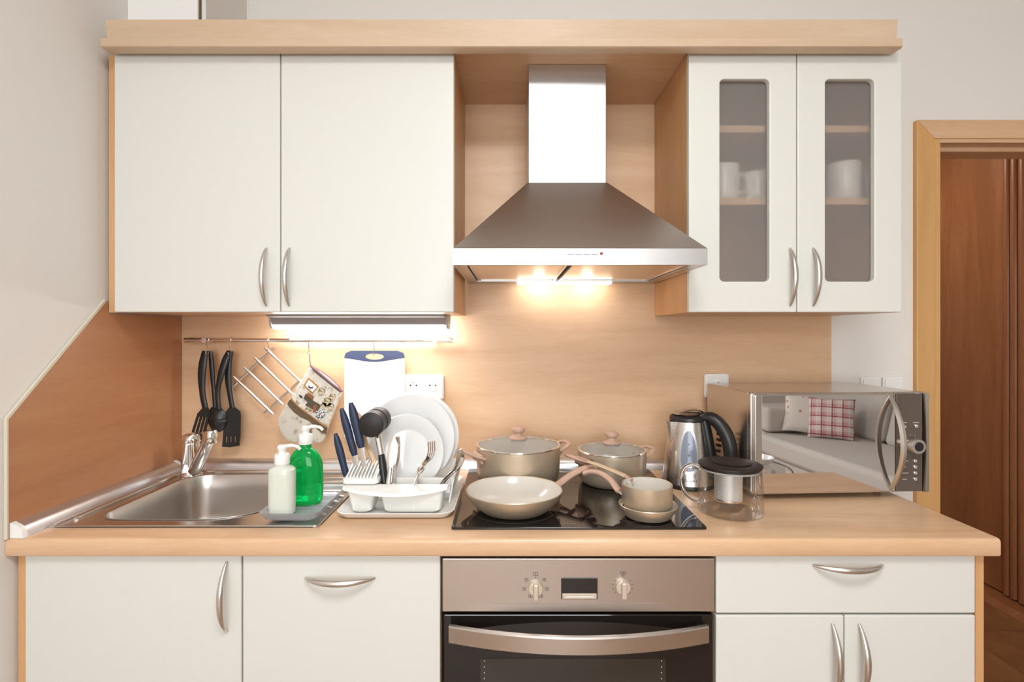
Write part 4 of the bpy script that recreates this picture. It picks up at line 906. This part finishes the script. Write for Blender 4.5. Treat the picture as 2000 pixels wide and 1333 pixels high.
q = MB(); q.prism(rrect(-hw+0.006, dx1, zb0+0.003, zb1-0.003, 0.006, 4), 'y', -hd_, -hd_+0.012); dd = q.build('door', 'micro_steel', mw, smooth=False, bevel=0.002)
q = MB(); q.box(-hw+0.024, dx1-0.004, -hd_-0.0006, -hd_+0.001, zb0+0.008, zb1-0.007); q.build('mirror_glass', 'mirror', dd, smooth=False)
q = MB(); q.prism(rrect(dx1+0.003, hw-0.020, zb0+0.004, zb1-0.004, 0.003, 3), 'y', -hd_+0.002, -hd_+0.012); cp = q.build('control_panel', 'panel_dark', mw, smooth=False, bevel=0.001)
q = MB(); rg = []
for i in range(13):
    t = -1+2*i/12; z = (zb0+zb1)/2+t*(MWh/2-0.003); xi = hw-0.020+0.0045*(1-t*t)
    rg.append([(xi,-hd_+0.012,z),(xi+0.002,-hd_-0.004,z),(hw-0.004,-hd_-0.002,z),(hw,-hd_+0.003,z),(hw,-hd_+0.012,z)])
q.loft(rg); q.build('side_trim', 'micro_steel', mw)
# bowed handle
q = MB(); rg = []; hx_ = dx1-0.014; n = 24
for i in range(n+1):
    t = -1+2*i/n; z = (zb0+zb1)/2+t*(MWh/2-0.008); o_ = 0.047*(1-t*t); wv = 0.0085*(1-0.45*t*t)
    rg.append([(hx_-wv,-hd_-0.001-o_+0.004,z),(hx_-wv*0.4,-hd_-0.004-o_,z),(hx_+wv*0.4,-hd_-0.004-o_,z),(hx_+wv,-hd_-0.001-o_+0.004,z),(hx_+wv*0.7,-hd_+0.003-o_+0.003,z),(hx_-wv*0.7,-hd_+0.003-o_+0.003,z)])
q.loft(rg); h = q.build('handle', 'handle_metal', dd); h['label'] = 'curved satin door handle'
def cpx(px): return (px-1472)/(1820-1472)*MWw-hw
def cpz(py): return zb1-(py-767)/(966-767)*MWh
yF = -hd_+0.002
for px, py in ((1769,835),(1793,834),(1791,903),(1791,915),(1791,927),(1791,939)):
    q = MB(); q.tube([(cpx(px),yF+0.002,cpz(py)),(cpx(px),yF-0.003,cpz(py)),(cpx(px),yF-0.004,cpz(py))], [0.0052,0.0050,0.0038], 16); q.build('button', 'chrome', cp)
kx, kz = cpx(1783), cpz(871)
q = MB(); q.tube([(kx,yF,kz),(kx,yF-0.024,kz),(kx,yF-0.027,kz)], [0.0215,0.0205,0.0185], 32); dl = q.build('dial', 'handle_metal', cp)
q = MB(); q.tube([(kx,yF-0.0265,kz),(kx,yF-0.0278,kz)], [0.0125,0.0122], 28); q.build('dial_face', 'black_glass', dl)
q = MB(); q.box(cpx(1760), cpx(1800), yF-0.0006, yF+0.001, cpz(812), cpz(787)); q.build('display', 'panel_dark', cp, smooth=False)
q = MB()
for px, py, w_ in ((1769,827,0.015),(1793,827,0.017),(1772,903,0.015),(1770,915,0.010),(1772,927,0.016),(1770,939,0.012)):
    q.box(cpx(px)-w_/2, cpx(px)+w_/2, yF-0.0006, yF+0.001, cpz(py)-0.0005, cpz(py)+0.0005)
for k in range(9):
    a = math.radians(-110+k*27); q.box(kx+0.0265*math.sin(a)-0.0006, kx+0.0265*math.sin(a)+0.0006, yF-0.0006, yF+0.001, kz+0.0265*math.cos(a)-0.0006, kz+0.0265*math.cos(a)+0.0006)
q.build('panel_print', 'mark_light', cp, smooth=False)
for sx in (-hw+0.045, hw-0.045):
    for sy2 in (-hd_+0.05, hd_-0.05):
        if base.x+sx > 1.04: continue
        q = MB(); q.cyl((sx,sy2,0.0), (sx,sy2,zb0+0.003), 0.010, 14); q.build('foot', 'black_plastic', mw)
for sy2 in (-hd_+0.07, hd_-0.05):
    q = MB(); q.cyl((hw-0.095,sy2,0.0), (hw-0.095,sy2,zb0+0.003), 0.010, 14); q.build('foot', 'black_plastic', mw)

# ------------------------------------------------------------------ soap bottles on a clear tray
ty = thing('soap_tray', 'clear plastic tray under the two soap bottles', 'tray', (-0.50,-0.40,0.9065))
tx0, tx1, ty0, ty1 = -0.572, -0.448, -0.525, -0.30
q = MB(); rings = []
for ins, z in ((0.010,0.9090),(0.002,0.914),(-0.004,0.928),(-0.007,0.9305),(-0.004,0.9305),(-0.001,0.928),(0.005,0.9155),(0.012,0.9112)):
    rings.append([(x,y,z) for x,y in rrect(tx0+ins,tx1-ins,ty0+ins,ty1-ins,0.018,5)])
q.loft(rings, True, True); q.build('tray_shell', 'tray_plastic', ty)
for i in range(9):
    y = ty0+0.03+i*0.021; q = MB(); q.tube([(tx0+0.016,y,0.9112),(tx1-0.016,y,0.9112)], 0.0014, 6); q.build('drain_rib', 'tray_plastic', ty)
def pump(parent, cx, cy, z, s_, ang, ml='white_plastic'):
    q = MB(); q.lathe([(0.0,0.0),(0.0170*s_,0.0),(0.0175*s_,0.002),(0.0170*s_,0.022*s_),(0.0155*s_,0.024*s_),(0.0,0.024*s_)], (cx,cy,z), 28); cpn = q.build('collar', ml, parent)
    q = MB(); q.lathe([(0.0085*s_,0.024*s_),(0.0085*s_,0.033*s_),(0.0105*s_,0.035*s_),(0.0110*s_,0.041*s_),(0.0085*s_,0.0445*s_),(0.0,0.0455*s_)], (cx,cy,z), 22); q.build('pump_head', ml, cpn)
    u = Vector((math.cos(ang),math.sin(ang),0)); c0 = Vector((cx,cy,z+0.040*s_))
    q = MB(); q.tube(cat([c0, c0+u*0.018*s_+Vector((0,0,0.003)), c0+u*0.034*s_+Vector((0,0,0.0)), c0+u*0.041*s_+Vector((0,0,-0.007))],4), [(0.0045*s_,0.006*s_)]*6+[(0.0038*s_,0.0048*s_)]*7, 10, ref=(0,0,1)); q.build('nozzle', ml, cpn)
bz = 0.9135
wx, wy = X(551,-0.478), -0.478
t = thing('soap_bottle', 'white soap pump bottle at the front of the clear tray', 'soap bottle', (wx,wy,bz))
def ov_ring(cx, cy, z, a, b_, e=2.6, n=36):
    return [(cx+a*math.copysign(abs(math.cos(2*PI*k/n))**(2/e),math.cos(2*PI*k/n)), cy+b_*math.copysign(abs(math.sin(2*PI*k/n))**(2/e),math.sin(2*PI*k/n)), z) for k in range(n)]
q = MB(); q.loft([ov_ring(wx,wy,bz+h*0.94,a,b_) for h,a,b_ in ((0,0.026,0.019),(0.003,0.0295,0.022),(0.03,0.0305,0.0225),(0.07,0.0305,0.0225),(0.100,0.0305,0.0225),(0.112,0.0300,0.022),(0.117,0.025,0.020),(0.120,0.0175,0.0165),(0.124,0.0145,0.0145),(0.127,0.0145,0.0145))]); q.build('bottle', 'soap_white', t)
pump(t, wx, wy, bz+0.1175, 1.0, math.radians(8))
gx, gy = X(597,-0.40), -0.400
t = thing('soap_bottle', 'green dish soap pump bottle behind the white one', 'soap bottle', (gx,gy,bz))
q = MB(); q.loft([ov_ring(gx,gy,bz+h*0.95,a,b_,2.3) for h,a,b_ in ((0,0.036,0.021),(0.004,0.0400,0.025),(0.012,0.0425,0.0265),(0.04,0.0440,0.027),(0.08,0.0440,0.027),(0.105,0.0420,0.026),(0.122,0.0375,0.024),(0.135,0.030,0.021),(0.143,0.022,0.018),(0.147,0.0155,0.0150),(0.152,0.0140,0.0140),(0.159,0.0140,0.0140))]); q.build('bottle', 'green_soap', t)
q = MB(); q.tube([(gx-0.004,gy,bz+0.149),(gx-0.004,gy,bz+0.02)], 0.0025, 8); q.build('dip_tube', 'white_translucent', t)
pump(t, gx, gy, bz+0.149, 1.0, math.radians(10))

# ------------------------------------------------------------------ dish rack
rk = thing('dish_rack', 'white plastic dish rack on a tray beside the sink', 'dish rack', (-0.28,-0.31,0.9))
ax0, ax1, ay0, ay1 = -0.418, -0.136, -0.492, -0.150
q = MB(); rings = []
for ins, z in ((0.022,0.9008),(0.012,0.9035),(0.003,0.9135),(0.0,0.9165),(0.0025,0.9175),(0.006,0.9145),(0.016,0.907),(0.026,0.9045)):
    rings.append([(x,y,z) for x,y in rrect(ax0+ins,ax1-ins,ay0+ins,ay1-ins,0.035-min(ins,0.02),6)])
q.loft(rings); q.build('drip_tray', 'rack_white', rk)
def bin_(x0, x1, y0, y1, z0_, z1_, tap, name):
    q = MB(); rings = []
    for ins, z in ((tap+0.006,z0_),(tap,z0_+0.004),(0,z1_),(0.0022,z1_),(tap+0.0022,z0_+0.006),(tap+0.008,z0_+0.003)):
        rings.append([(x,y,z) for x,y in rrect(x0+ins,x1-ins,y0+ins*0.6,y1-ins*0.3,0.012,4)])
    q.loft(rings); return q.build(name, 'rack_white', rk)
zr = 0.969
bin_(-0.398, -0.326, -0.462, -0.385, 0.908, zr, 0.012, 'front_bin')
bin_(-0.320, -0.160, -0.462, -0.385, 0.908, zr, 0.012, 'cutlery_bin')
# bowed lip round the two bins, with openings
q = MB(); rg = []
for k in range(25):
    u = k/24; sn = math.sin(PI*u)**0.8 if 0 < u < 1 else 0.0; x = -0.407+0.254*u
    rg.append([(x,-0.444,zr+0.004),(x,-0.456-0.028*sn,zr+0.001-0.007*sn),(x,-0.458-0.029*sn,zr-0.005-0.009*sn),(x,-0.455-0.027*sn,zr-0.006-0.009*sn),(x,-0.446,zr-0.003)])
q.loft(rg); q.build('front_lip', 'rack_white', rk)
q = MB(); q.box(-0.405,-0.155,-0.390,-0.382,0.935,zr+0.004); q.build('bin_back_wall', 'rack_white', rk, smooth=False, bevel=0.001)
for x in (-0.290, -0.235):
    q = MB(); q.box(x-0.0012, x+0.0012, -0.458, -0.388, 0.915, zr+0.002); q.build('bin_divider', 'rack_white', rk, smooth=False)
# plate cradle: side walls and grooved cross bars
for x0_, x1_, sl in ((-0.405,-0.401,-0.012),(-0.160,-0.156,0.012)):
    q = MB(); q.loft([[(x0_,-0.382,0.908),(x1_,-0.382,0.908),(x1_,-0.175,0.908),(x0_,-0.175,0.908)],[(x0_+sl,-0.385,0.972),(x1_+sl,-0.385,0.972),(x1_+sl,-0.175,0.972),(x0_+sl,-0.175,0.972)]]); q.build('side_wall', 'rack_white', rk, smooth=False)
q = MB(); q.box(-0.403,-0.158,-0.181,-0.177,0.908,0.972); q.build('rear_wall', 'rack_white', rk, smooth=False)
for y in (-0.345,-0.310,-0.270,-0.230,-0.200):
    q = MB(); q.box(-0.401,-0.160,y-0.002,y+0.002,0.910,0.922); q.build('plate_rib', 'rack_white', rk, smooth=False)
# slotted knife block on the left bin
kb = thing('knife_block', 'white slotted knife holder clipped on the left of the dish rack', 'knife holder', (-0.368,-0.41,0.969))
q = MB(); rings = []
for ins, z in ((0.006,0.9735),(0.0,0.977),(0.0,0.986),(0.003,0.989)):
    rings.append([(x,y,z) for x,y in rrect(-0.410+ins,-0.322-ins,-0.455+ins,-0.375-ins,0.012,4)])
q.loft(rings); q.build('holder_base', 'rack_white', kb)
for i in range(9):
    x = -0.399+i*0.0083
    q = MB(); q.prism([(-0.448,0.988),(-0.446,0.994),(-0.386,1.016),(-0.380,1.014),(-0.380,0.988)], 'x', x-0.0016, x+0.0016); q.build('slat', 'rack_white', kb, smooth=False)
q = MB(); q.prism([(-0.452,0.988),(-0.446,0.995),(-0.380,1.018),(-0.377,1.016),(-0.377,0.988)], 'x', -0.330, -0.3255); q.build('end_plate', 'rack_white', kb, smooth=False)

# knives with blue handles
def knife(pts, y, lab, hw_=0.0098):
    (a, b_, c_) = [W(px,py,y+dy) for px,py,dy in pts]
    t = thing('kitchen_knife', lab, 'knife', c_, group='blue handled knives')
    q = MB(); path = [a.lerp(b_,k/8) for k in range(9)]; q.tube(path, [(hw_*s_,0.0065*min(1,s_+0.1)) for s_ in (0.45,0.82,1.0,1.08,1.06,1.0,0.95,0.97,0.72)], 14, ref=(1,0,0)); q.build('handle', 'navy', t)
    q = MB(); q.tube([b_+(a-b_)*0.02, c_], [(0.0068,0.0009),(0.0058,0.0007)], 8, ref=(1,0,0)); q.build('blade', 'blade', t)
knife(((655,847,0),(677,932,0),(681,955,0)), -0.412, 'smallest and leftmost blue handled knife in the holder', 0.0092)
knife(((667,798,0),(693,890,0),(702,945,0)), -0.402, 'middle blue handled knife in the holder', 0.0100)
knife(((685,787,0),(706,875,0),(716,940,0)), -0.408, 'rightmost and tallest blue handled knife in the holder', 0.0110)
# wooden spoon
t = thing('wooden_spoon', 'pale wooden spoon standing in the rack beside the mallet', 'spoon', W(748,938,-0.405))
q = MB(); q.tube([W(712,858,-0.36),W(730,900,-0.385),W(751,955,-0.415)], [0.0058,0.0056,0.0056], 10); q.build('handle', 'spoon_wood', t)
a = W(700,822,-0.345); ax = (W(712,858,-0.36)-W(700,822,-0.345)); 
q = MB(); q.tube([a-ax*0.45+Vector((0,0,0)), a-ax*0.2, a+ax*0.2, a+ax*0.6, a+ax*0.95, a+ax*1.1], [(0.006,0.003),(0.012,0.0045),(0.0155,0.005),(0.0135,0.005),(0.0075,0.005),(0.0055,0.005)], 12, ref=(1,0,0)); q.build('bowl', 'spoon_wood', t)
# meat mallet
t = thing('meat_mallet', 'black meat mallet with round head and steel neck standing in the rack', 'mallet', W(751,950,-0.42))
fa_ = W(724,831,-0.425); ba_ = W(741,818,-0.350); dv = (ba_-fa_)
q = MB(); q.tube([fa_, fa_+dv*0.03, fa_+dv*0.42, fa_+dv*0.44, fa_+dv*0.56, fa_+dv*0.58, fa_+dv*0.97, ba_], [0.0285,0.0315,0.0315,0.027,0.027,0.0315,0.0315,0.0285], 36); q.build('head', 'black_lid', t)
q = MB(); mn = fa_+dv*0.5; e1 = W(745,889,-0.412); q.tube([mn, e1], [0.0078,0.0082], 16); q.build('neck', 'chrome', t)
q = MB(); q.tube([e1, e1.lerp(W(753,955,-0.425),0.3), W(753,955,-0.425)], [(0.0080,0.0080),(0.0100,0.0090),(0.0088,0.0085)], 16); q.build('grip', 'black_plastic', t)

# table knives standing blade up
def table_knife(x_b, x_t, y, wd_, lab, ry=0.0):
    bt = W(x_b, 948, y); tp_ = W(x_t, 853, y+0.02)
    t = thing('table_knife', lab, 'knife', bt, group='table knives in the rack')
    m1 = bt.lerp(tp_, 0.36)
    q = MB(); q.tube([bt.lerp(tp_,k/9+0.36*(1-k/9)) if False else m1.lerp(tp_,k/9) for k in range(10)], [(wd_*s_,0.0009) for s_ in (0.45,0.85,1.0,1.05,1.05,1.0,0.95,0.85,0.62,0.15)], 10, ref=(math.cos(ry),math.sin(ry),0)); q.build('blade', 'cutlery', t)
    q = MB(); q.tube([bt+(bt-tp_)*0.35, bt, m1], [(0.0075,0.003),(0.0065,0.0028),(0.0050,0.0022)], 10, ref=(math.cos(ry),math.sin(ry),0)); q.build('handle', 'cutlery', t)
table_knife(758, 770, -0.438, 0.0122, 'widest table knife standing blade up at the front of the cutlery bin')
table_knife(766, 775, -0.426, 0.0100, 'middle table knife of the three in the cutlery bin', 0.9)
table_knife(769, 779, -0.418, 0.0100, 'rightmost table knife of the three in the cutlery bin', 1.0)
# forks and spoons
def fork(pts, wd_, lab, grp, ref=(1,0,0)):
    P = [Vector(p) for p in pts]; t = thing('fork', lab, 'fork', P[0], group=grp); R_ = Vector(ref)
    q = MB(); c1 = cat(P[:4],4); n = len(c1); q.tube(c1, [(0.0048-0.0022*i/n if i < n-3 else 0.003+0.0025*(i-n+3), 0.0015) for i in range(n)], 8, ref=ref); q.build('handle', 'cutlery', t)
    q = MB(); hp = cat(P[3:],5); dv_ = R_.normalized()
    nb = max(2, len(hp)//3); q.tube(hp[:nb+1], [(wd_*(0.55+0.45*i/nb),0.0013) for i in range(nb+1)], 8, ref=ref); q.build('palm', 'cutlery', t)
    for k in range(4):
        off = dv_*(-1+2*k/3)*wd_*0.82; q = MB(); q.tube([p+off for p in hp[nb-1:]], [(wd_*0.17,0.0010)]*(len(hp)-nb)+[(wd_*0.08,0.0005)], 6, ref=ref); q.build('tine', 'cutlery', t)
def spoon(pts, wd_, lab, grp, ref=(1,0,0)):
    P = [Vector(p) for p in pts]; t = thing('teaspoon', lab, 'spoon', P[0], group=grp)
    q = MB(); c1 = cat(P[:4],4); n = len(c1); q.tube(c1, [(0.0046-0.002*i/n, 0.0015) for i in range(n)], 8, ref=ref); q.build('handle', 'cutlery', t)
    q = MB(); hp = cat(P[3:],6); n = len(hp); q.tube(hp, [(max(0.0016,wd_*math.sin(PI*(0.08+0.9*i/(n-1)))**0.7),0.0016) for i in range(n)], 12, ref=ref); q.build('bowl', 'cutlery', t)
g = 'cutlery standing in the rack'
fork([W(806,962,-0.44),W(812,945,-0.436),W(820,920,-0.430),W(829,906,-0.425),W(839,893,-0.422),W(843,880,-0.425),W(842,862,-0.43)], 0.0105, 'fork leaning right alone in front of the small plate', g, ref=(0.8,0.6,0))
fork([W(808,965,-0.445),W(811,948,-0.442),W(815,932,-0.440),W(818,922,-0.438),W(822,914,-0.436),W(818,908,-0.436)], 0.0085, 'short fork with bent tines crossed by the tall fork', g, ref=(0.8,-0.5,0))
spoon([W(804,965,-0.450),W(810,948,-0.447),W(815,934,-0.445),W(818,926,-0.444),W(824,918,-0.444),W(824,910,-0.446)], 0.0070, 'small spoon standing against the short fork in the bin', g, ref=(0.8,0.6,0))
for k, lab in enumerate(('frontmost fork of the bundle in the right corner of the rack','second fork of the bundle in the right corner of the rack','rearmost fork of the bundle in the right corner of the rack')):
    o_ = k*3.0; dy = k*0.007
    fork([W(852+o_*0.4,960,-0.43+dy),W(862+o_*0.5,943,-0.425+dy),W(875+o_*0.6,927,-0.415+dy),W(884+o_*0.7,920,-0.41+dy),W(891+o_*0.7,908,-0.405+dy),W(894+o_*0.7,895,-0.405+dy),W(893+o_,877,-0.41+dy)], 0.0095, lab, g, ref=(0.35,0.94,0))
spoon([W(856,962,-0.442),W(867,944,-0.437),W(880,929,-0.43),W(889,921,-0.425),W(899,908,-0.42),W(903,892,-0.42),W(900,878,-0.424)], 0.0120, 'spoon at the right edge of the bundle in the rack corner', g, ref=(0.5,0.86,0))

# plates
def plate(cx, cy, cz, R, tilt, lab, name='dinner_plate'):
    q = MB(); q.lathe([(0,0),(R*0.58,0),(R*0.60,0.003),(R*0.66,0.006),(R*0.98,0.016),(R,0.0175),(R*0.985,0.0195),(R*0.67,0.0100),(R*0.62,0.0055),(R*0.56,0.0042),(0,0.0040)], (0,0,0), 72)
    o = q.build(name, 'porcelain', origin=(0,0,0)); o.location = (cx,cy,cz); o.rotation_euler = (math.radians(90-tilt),0,0)
    tag(o, lab, 'plate', 'white plates in the rack'); return o
plate(-0.2700, -0.228, 1.0500, 0.1235, 9, 'rearmost large white dinner plate in the rack')
plate(-0.2780, -0.258, 1.0470, 0.1225, 10, 'large white dinner plate between the rear plate and the small plate')
plate(-0.2810, -0.300, 1.0190, 0.1010, 11, 'small white plate standing in front of the two dinner plates', 'side_plate')

# ------------------------------------------------------------------ living area seen in the mirrored door
sf = thing('sofa', 'light grey fabric sofa reflected in the microwave door', 'sofa', (3.05,-2.6,0))
q = MB(); q.box(2.58, 3.58, -3.75, -1.20, 0.06, 0.28); q.build('sofa_base', 'sofa_cloth', sf, smooth=False, bevel=0.02, segs=3)
q = MB(); q.box(2.54, 3.34, -3.52, -1.22, 0.28, 0.45); q.build('seat_cushion', 'sofa_cloth', sf, bevel=0.04, segs=4)
for y0_, y1_ in ((-3.74,-2.95),(-2.93,-2.1),(-2.08,-1.22)):
    q = MB(); q.loft([[(3.28,y0_,0.44),(3.57,y0_,0.44),(3.57,y1_,0.44),(3.28,y1_,0.44)],[(3.40,y0_+0.02,0.98),(3.57,y0_+0.02,0.98),(3.57,y1_-0.02,0.98),(3.40,y1_-0.02,0.98)]]); q.build('back_cushion', 'sofa_cloth', sf, bevel=0.05, segs=4)
q = MB(); q.box(2.62, 3.35, -3.75, -3.50, 0.28, 0.455); q.box(2.62, 3.30, -3.74, -3.42, 0.46, 0.68); q.build('arm_cushion', 'sofa_cloth', sf, bevel=0.035, segs=4)
def cushion(name, m, loc, rot, s_, th_, lab):
    q = MB(); n = 14
    def f(sgn):
        def g_(u,v):
            a, b_ = 2*u-1, 2*v-1; e = max(0,(1-a**4)*(1-b_**4))**0.55; p_ = 1-0.06*(1-abs(a)**2)*abs(b_)**3
            return Vector((a*s_/2*(1-0.07*(1-b_*b_)*abs(a)), sgn*th_/2*e, b_*s_/2*(1-0.07*(1-a*a)*abs(b_))))
        return g_
    q.grid(f(-1), n, n); q.grid(f(1), n, n)
    o = q.build(name, m, origin=(0,0,0)); o.location = loc; o.rotation_euler = rot; return tag(o, lab, 'cushion')
cushion('plaid_cushion', 'plaid', (3.03,-3.17,0.620), (math.radians(16),0,math.radians(40)), 0.345, 0.11, 'red and white plaid cushion reflected in the microwave door')
cushion('floral_cushion', 'floral', (2.92,-3.345,0.630), (math.radians(16),math.radians(6),math.radians(30)), 0.34, 0.09, 'white cushion with red flowers behind the plaid cushion')
tb = thing('coffee_table', 'round glass coffee table reflected at the lower left of the microwave door', 'table', (1.78,-2.55,0))
q = MB(); q.lathe([(0,0.41),(0.39,0.41)], (1.78,-2.55,0), 56); q.build('glass_top', 'thin_glass', tb)
q = MB(); q.lathe([(0.391,0.402),(0.399,0.402),(0.399,0.409),(0.391,0.409),(0.391,0.402)], (1.78,-2.55,0), 56); q.build('rim', 'black_plastic', tb)
for k in range(3):
    a = k*2*PI/3+0.4; q = MB(); q.cyl((1.78+0.3*math.cos(a),-2.55+0.3*math.sin(a),0.0), (1.78+0.28*math.cos(a),-2.55+0.28*math.sin(a),0.398), 0.014, 12); q.build('leg', 'chrome', tb)
q = MB(); q.lathe([(0,0.411),(0.05,0.411),(0.085,0.425),(0.10,0.46),(0.098,0.462),(0.08,0.43),(0,0.418)], (2.02,-2.58,0), 36); tag(q.build('bowl', 'porcelain'), 'white bowl on the glass coffee table in the reflection', 'bowl')
cl = thing('ceiling_lamp', 'round white ceiling lamp in the middle of the room', 'lamp', (0.15,-2.0,2.6))
q = MB(); q.lathe([(0,2.618),(0.35,2.618),(0.35,2.59),(0.335,2.59)], (0.15,-2.0,0), 36); q.build('lamp_base', 'white_plastic', cl)
q = MB(); q.lathe([(0.34,2.589),(0.325,2.555),(0.24,2.525),(0.11,2.51),(0,2.507)], (0.15,-2.0,0), 36); q.build('lamp_dome', 'ceiling_light', cl)
hl = thing('hallway_fill_lamp', 'added out-of-view ceiling lamp that brightens the hallway', 'lamp', (1.75,1.2,2.48))  # unseen fill lamp, added to brighten the hallway and wardrobe
q = MB(); q.lathe([(0,2.498),(0.15,2.498),(0.15,2.475),(0.14,2.475)], (1.75,1.2,0), 32); q.build('lamp_base', 'white_plastic', hl)
q = MB(); q.lathe([(0.145,2.474),(0.13,2.45),(0.09,2.43),(0,2.422)], (1.75,1.2,0), 32); q.build('lamp_dome', 'hall_fill_light', hl)
